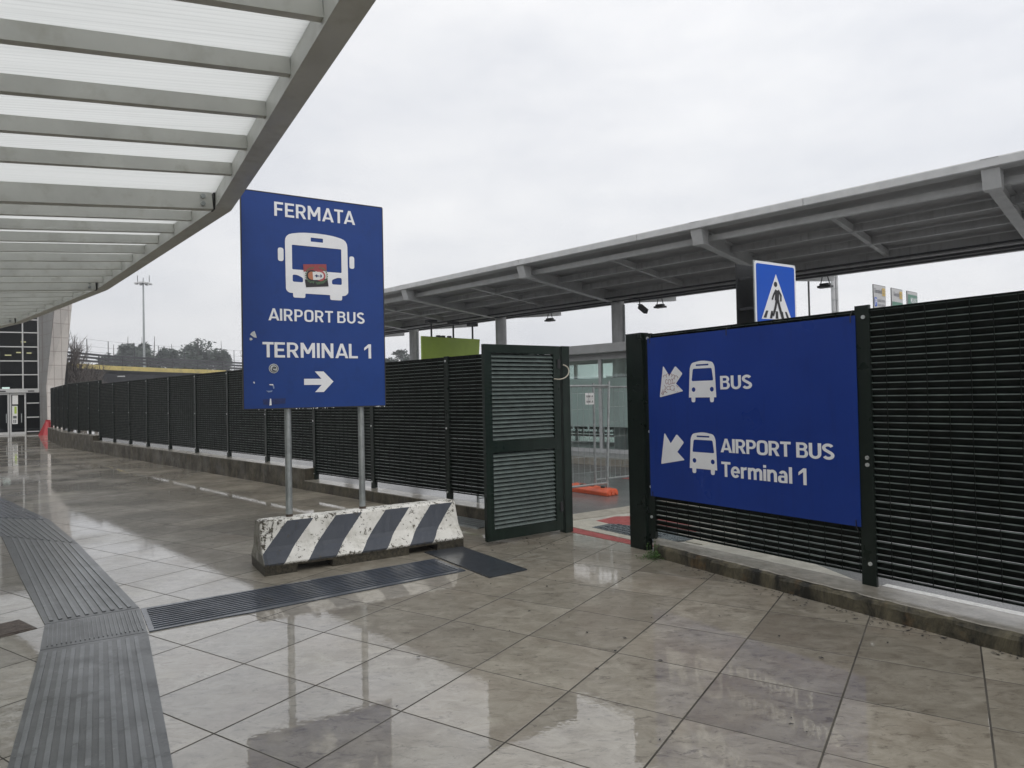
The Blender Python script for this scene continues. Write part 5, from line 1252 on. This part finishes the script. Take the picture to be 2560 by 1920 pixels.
# ------------------------------------------------------------------ trees
def bare_tree(name, base, h, spread, lab, grp, seed, depth=5, r0=0.10, nb=3):
    rng = random.Random(seed)
    t = thing(name, lab, 'tree', base, grp); bt, bw = MB(), MB()
    def grow(p, d, L, r, lev):
        pts = [p]; rs = [r]; q_ = p
        for k in range(3):
            d = (d+Vector((rng.uniform(-.2, .2), rng.uniform(-.2, .2), rng.uniform(-.03, .16)))).normalized(); q_ = q_+d*L/3; pts.append(q_); rs.append(max(0.016, r*(1-0.14*(k+1))))
        (bt if lev == 0 else bw).tube(pts, rs, 6 if lev < 2 else 3, False)
        if lev < depth:
            for k in range(nb if lev else nb+1):
                a = rng.uniform(0, 6.283); tilt = rng.uniform(0.35, 0.85)*spread
                nd = (d+Vector((math.cos(a)*tilt, math.sin(a)*tilt, rng.uniform(-0.05, 0.25)))).normalized()
                j = rng.choice((1, 2, 3)); grow(pts[j], nd, L*rng.uniform(0.55, 0.78), rs[j]*0.62, lev+1)
    grow(Vector(base), Vector((0, 0, 1)), h*0.36, r0, 0)
    bt.build('trunk', 'bark', t); bw.build('crown', 'twig', t)
def pine(name, base, h, w, lab, grp, seed, mat='needle', lobes=9, n=2600, low=0.35, leaf=0.28, cone=False):
    rng = random.Random(seed); t = thing(name, lab, 'tree', base, grp); B_ = Vector(base)
    bt = MB(); top = B_+Z*h*0.93; bt.tube([B_, B_+Z*h*0.45+Vector((rng.uniform(-.3, .3), 0, 0)), top], [w*0.035, w*0.028, w*0.008], 7)
    ls = []
    if cone:
        lobes = 26
    for k in range(lobes):
        if cone:
            f = k/lobes; a = k*2.4; rad = (1-f)*w*0.46; c = B_+Vector((math.cos(a)*rad*0.75, math.sin(a)*rad*0.75, h*(low+(1-low)*f*0.97))); r = Vector((w*0.18*(1-f*0.7)+0.12, w*0.18*(1-f*0.7)+0.12, h*0.035+0.08))
        else:
            a = rng.uniform(0, 6.283); rr = w*0.40*math.sqrt(rng.random()); f = rng.random()
            c = B_+Vector((math.cos(a)*rr, math.sin(a)*rr, h*(low+(0.90-low)*f*(1-0.25*(rr/(w*0.36))))))
            r = Vector((w*rng.uniform(0.13, 0.24), w*rng.uniform(0.13, 0.24), h*rng.uniform(0.05, 0.10)))
        ls.append((c, r)); s0 = B_+Z*(c.z-B_.z)*rng.uniform(0.6, 0.85); bt.tube([s0, (s0+c)/2+Z*0.2, c], [w*0.012, w*0.009, w*0.004], 4, False)
    bt.build('trunk', 'bark', t)
    b = MB(); vs, fs = [], []
    for k in range(n):
        c, r = ls[k % len(ls)]; v = Vector((rng.gauss(0, 1), rng.gauss(0, 1), rng.gauss(0, 1))).normalized()*(rng.random()**0.38)*rng.choice((1, 1, 1, 1.25))
        p = c+Vector((v.x*r.x, v.y*r.y, v.z*r.z)); s = leaf*rng.uniform(0.5, 1.25)
        a = Vector((rng.gauss(0, 1), rng.gauss(0, 1), rng.gauss(0, 0.6))).normalized(); c2 = a.cross(Vector((rng.gauss(0, 1), rng.gauss(0, 1), rng.gauss(0, 1)))).normalized()
        o = len(vs); vs += [p-a*s, p+c2*s*0.35, p+a*s, p-c2*s*0.35]; fs.append((o, o+1, o+2, o+3))
    b.add(vs, fs); b.build('crown', mat, t)
TG = 'trees beyond the bridge'
def px(u, d): return (u-1280)/1716*d
D = 112; pxm = D/1716
for i, (u0_, u1_, top, lab) in enumerate(((262, 308, 881, 'lowest dark pine at the left end of the tree row'), (300, 342, 864, 'rounded pine left of the floodlight mast'), (340, 372, 866, 'pine partly hidden behind the floodlight mast'),
        (364, 412, 865, 'broad pine right of the floodlight mast'), (406, 454, 882, 'low pine in the dip between two broad pines'), (456, 536, 872, 'widest pine standing above the yellow parapet end'), (538, 570, 877, 'narrow pine beside the bare tree near the blue sign'))):
    dd = D+random.uniform(-6, 8); w = (u1_-u0_)*dd/1716*1.15; zt_ = 1.525+(1006-top)*dd/1716
    pine('pine_tree', (px((u0_+u1_)/2, dd), dd, 0), zt_*1.24, w*1.4, lab, TG, 40+i, lobes=26, n=5200, low=0.24, leaf=0.32)
bare_tree('bare_tree', (px(585, 105), 105, 0), 11.0, 1.0, 'bare leafless tree at the left edge of the tall blue sign', TG, 5, depth=5, r0=0.16)
bare_tree('bare_tree', (px(560, 118), 118, 0), 10.0, 1.0, 'bare leafless tree behind the narrow pine', TG, 9, depth=5, r0=0.16)
bare_tree('bare_tree', (px(402, 120), 120, 0), 11.6, 0.9, 'bare leafless tree between the pines right of the mast', TG, 15, depth=5, r0=0.14)
bg_ = 'bare trees in front of the bridge'
def stem_tree(base, h, w, stems, lab, seed):
    rng = random.Random(seed); t = thing('bare_tree', lab, 'tree', base, bg_); bt, bw = MB(), MB(); B0 = Vector(base)
    def twig(p, d, L, r, lev):
        pts = [p]; q_ = p
        for k in range(3): d = (d+Vector((rng.uniform(-.16, .16), rng.uniform(-.16, .16), rng.uniform(0, .12)))).normalized(); q_ = q_+d*L/3; pts.append(q_)
        bw.tube(pts, [r, r*0.85, r*0.7, r*0.5], 3, False)
        if lev < 3:
            for k in range(4 if lev < 2 else 3):
                a = rng.uniform(0, 6.283); nd = (d+Vector((math.cos(a)*0.6, math.sin(a)*0.6, rng.uniform(0, 0.3)))).normalized(); twig(pts[rng.choice((1, 2, 3))], nd, L*rng.uniform(0.5, 0.7), r*0.66, lev+1)
    for k in range(stems):
        a = rng.uniform(0, 6.283); tilt = rng.uniform(0.02, 0.9)*w/h*0.5; d = Vector((math.cos(a)*tilt, math.sin(a)*tilt, 1)).normalized(); hh = h*rng.uniform(0.62, 1.0)*0.62
        pts = [B0+Vector((math.cos(a)*w*0.06, math.sin(a)*w*0.06, 0))]; 
        for m in range(4): d = (d+Vector((rng.uniform(-.06, .06), rng.uniform(-.06, .06), 0))).normalized(); pts.append(pts[-1]+d*hh/4)
        bt.tube(pts, [0.07, 0.06, 0.05, 0.042, 0.034], 5, False)
        for m in (1, 2, 2, 3, 3, 4, 4, 4, 4): 
            a2 = rng.uniform(0, 6.283); twig(pts[m], (d+Vector((math.cos(a2)*0.5, math.sin(a2)*0.5, 0.1))).normalized(), h*rng.uniform(0.16, 0.26), 0.032, 1)
    bt.build('trunk', 'twig', t); bw.build('crown', 'twig', t)
stem_tree((px(172, 46), 46, 0), 6.6, 2.0, 6, 'tallest bare tree beside the tiled fin', 21)
stem_tree((px(205, 44), 44, 0), 4.7, 2.6, 6, 'bushy bare tree over the yellow parapet', 22)
stem_tree((px(236, 47), 47, 0), 4.6, 2.4, 4, 'small bare tree furthest right before the bridge', 23)
stem_tree((px(186, 41), 41, 0), 3.0, 3.2, 6, 'low leafless shrub just above the far fence end', 24)
pine('cedar_tree', (px(1005, 90), 90, 0), 8.3, 4.4, 'layered conifer beside the column left of the lime board', 'trees right of the tall blue sign', 71, 'needle2', lobes=20, n=3600, low=0.40, leaf=0.30)
pine('pine_tree', (px(968, 100), 100, 0), 6.9, 4.2, 'low bushy tree at the right edge of the tall blue sign', 'trees right of the tall blue sign', 72, 'needle2', lobes=10, n=1800, low=0.3, leaf=0.26)
# far wood along the horizon
rng = random.Random(2); vs, fs = [], []
for k in range(9000):
    x = rng.uniform(-105, 105); y = 125+rng.uniform(-6, 7); hh = 2.6+1.6*math.sin(x*0.11)+1.1*math.sin(x*0.31+1)
    p = Vector((x, y, rng.random()**0.8*hh)); s = rng.uniform(0.35, 0.8)
    a = Vector((rng.gauss(0, 1), rng.gauss(0, .4), rng.gauss(0, 1))).normalized(); c2 = a.cross(Vector((0, 1, 0))).normalized()
    o = len(vs); vs += [p-a*s, p+c2*s*.6, p+a*s, p-c2*s*.6]; fs.append((o, o+1, o+2, o+3))
b = MB(); b.add(vs, fs); o = b.build('distant_woodland', 'needle'); o['kind'] = 'stuff'

# ------------------------------------------------------------------ small growth and litter
wd = thing('weed', 'green weed clump growing at the foot of the square gate post', 'weed', (1.29, 6.33, 0))
rng = random.Random(11); b = MB(); sb = MB()
for k in range(420):
    c = Vector((1.27, 6.33, 0))+Vector((rng.gauss(0.0, 0.055), rng.gauss(0.0, 0.045), 0)); r2 = math.hypot(c.x-1.27, c.y-6.33)
    c.z = max(0.004, rng.uniform(0, 0.085)*max(0.15, 1-r2/0.14))
    a = rng.uniform(0, 6.283); tl = rng.uniform(-0.2, 0.9); d = Vector((math.cos(a), math.sin(a), tl)).normalized(); s = d.cross(Z).normalized(); L = rng.uniform(0.010, 0.022)
    b.add([c, c+d*L*0.5+s*L*0.35, c+d*L, c+d*L*0.5-s*L*0.35], [(0, 1, 2, 3)])
b.build('leaves', 'leaf', wd)
for k in range(9):
    c = Vector((1.27, 6.33, 0))+Vector((rng.gauss(0, 0.05), rng.gauss(0, 0.04), 0)); tip = c+Vector((rng.uniform(-.04, .04), rng.uniform(-.03, .03), rng.uniform(0.09, 0.17)))
    sb.tube([c, (c+tip)/2+Vector((0.006, 0, 0)), tip], 0.0014, 4); sb.box(tip, (0.004, 0, 0), (0, 0.004, 0), (0, 0, 0.005))
sb.build('stems', 'leaf', wd)
rng = random.Random(5); b = MB()
for k in range(340):
    t = rng.random()**1.1
    base = Vector((1.335, 6.30, 0)).lerp(Vector((3.75, 2.35, 0)), rng.random()); off = abs(rng.gauss(0, 0.09))
    c = base+RFn*off
    if k > 250: c = Vector((rng.uniform(-0.3, 0.6), rng.uniform(6.6, 7.4), 0)) if k % 2 else Vector((rng.uniform(-0.6, 2.4), rng.uniform(3.0, 6.4), 0))
    a = rng.uniform(0, 6.283); L = rng.uniform(0.005, 0.019); d = Vector((math.cos(a), math.sin(a), 0)); s = Vector((-d.y, d.x, 0))
    zz = 0.003+rng.uniform(0, 0.004)
    b.add([c-d*L+Z*zz, c+s*L*0.45+Z*(zz+0.003), c+d*L+Z*zz, c-s*L*0.45+Z*(zz+0.002)], [(0, 1, 2, 3)])
o = b.build('leaf_litter', 'darkpit'); o['kind'] = 'stuff'

# ------------------------------------------------------------------ damp air
b = MB(); b.box((0, 57, 9), (120, 0, 0), (0, 78, 0), (0, 0, 12))
t = NT('damp_air'); pv = t.node('ShaderNodeVolumePrincipled'); pv.inputs['Color'].default_value = (0.93, 0.95, 1.0, 1); pv.inputs['Density'].default_value = 0.0016; pv.inputs['Anisotropy'].default_value = 0.2
t.l.new(pv.outputs[0], t.out.inputs['Volume']); M['haze'] = t.m
hz = b.build('haze', 'haze'); hz['kind'] = 'stuff'
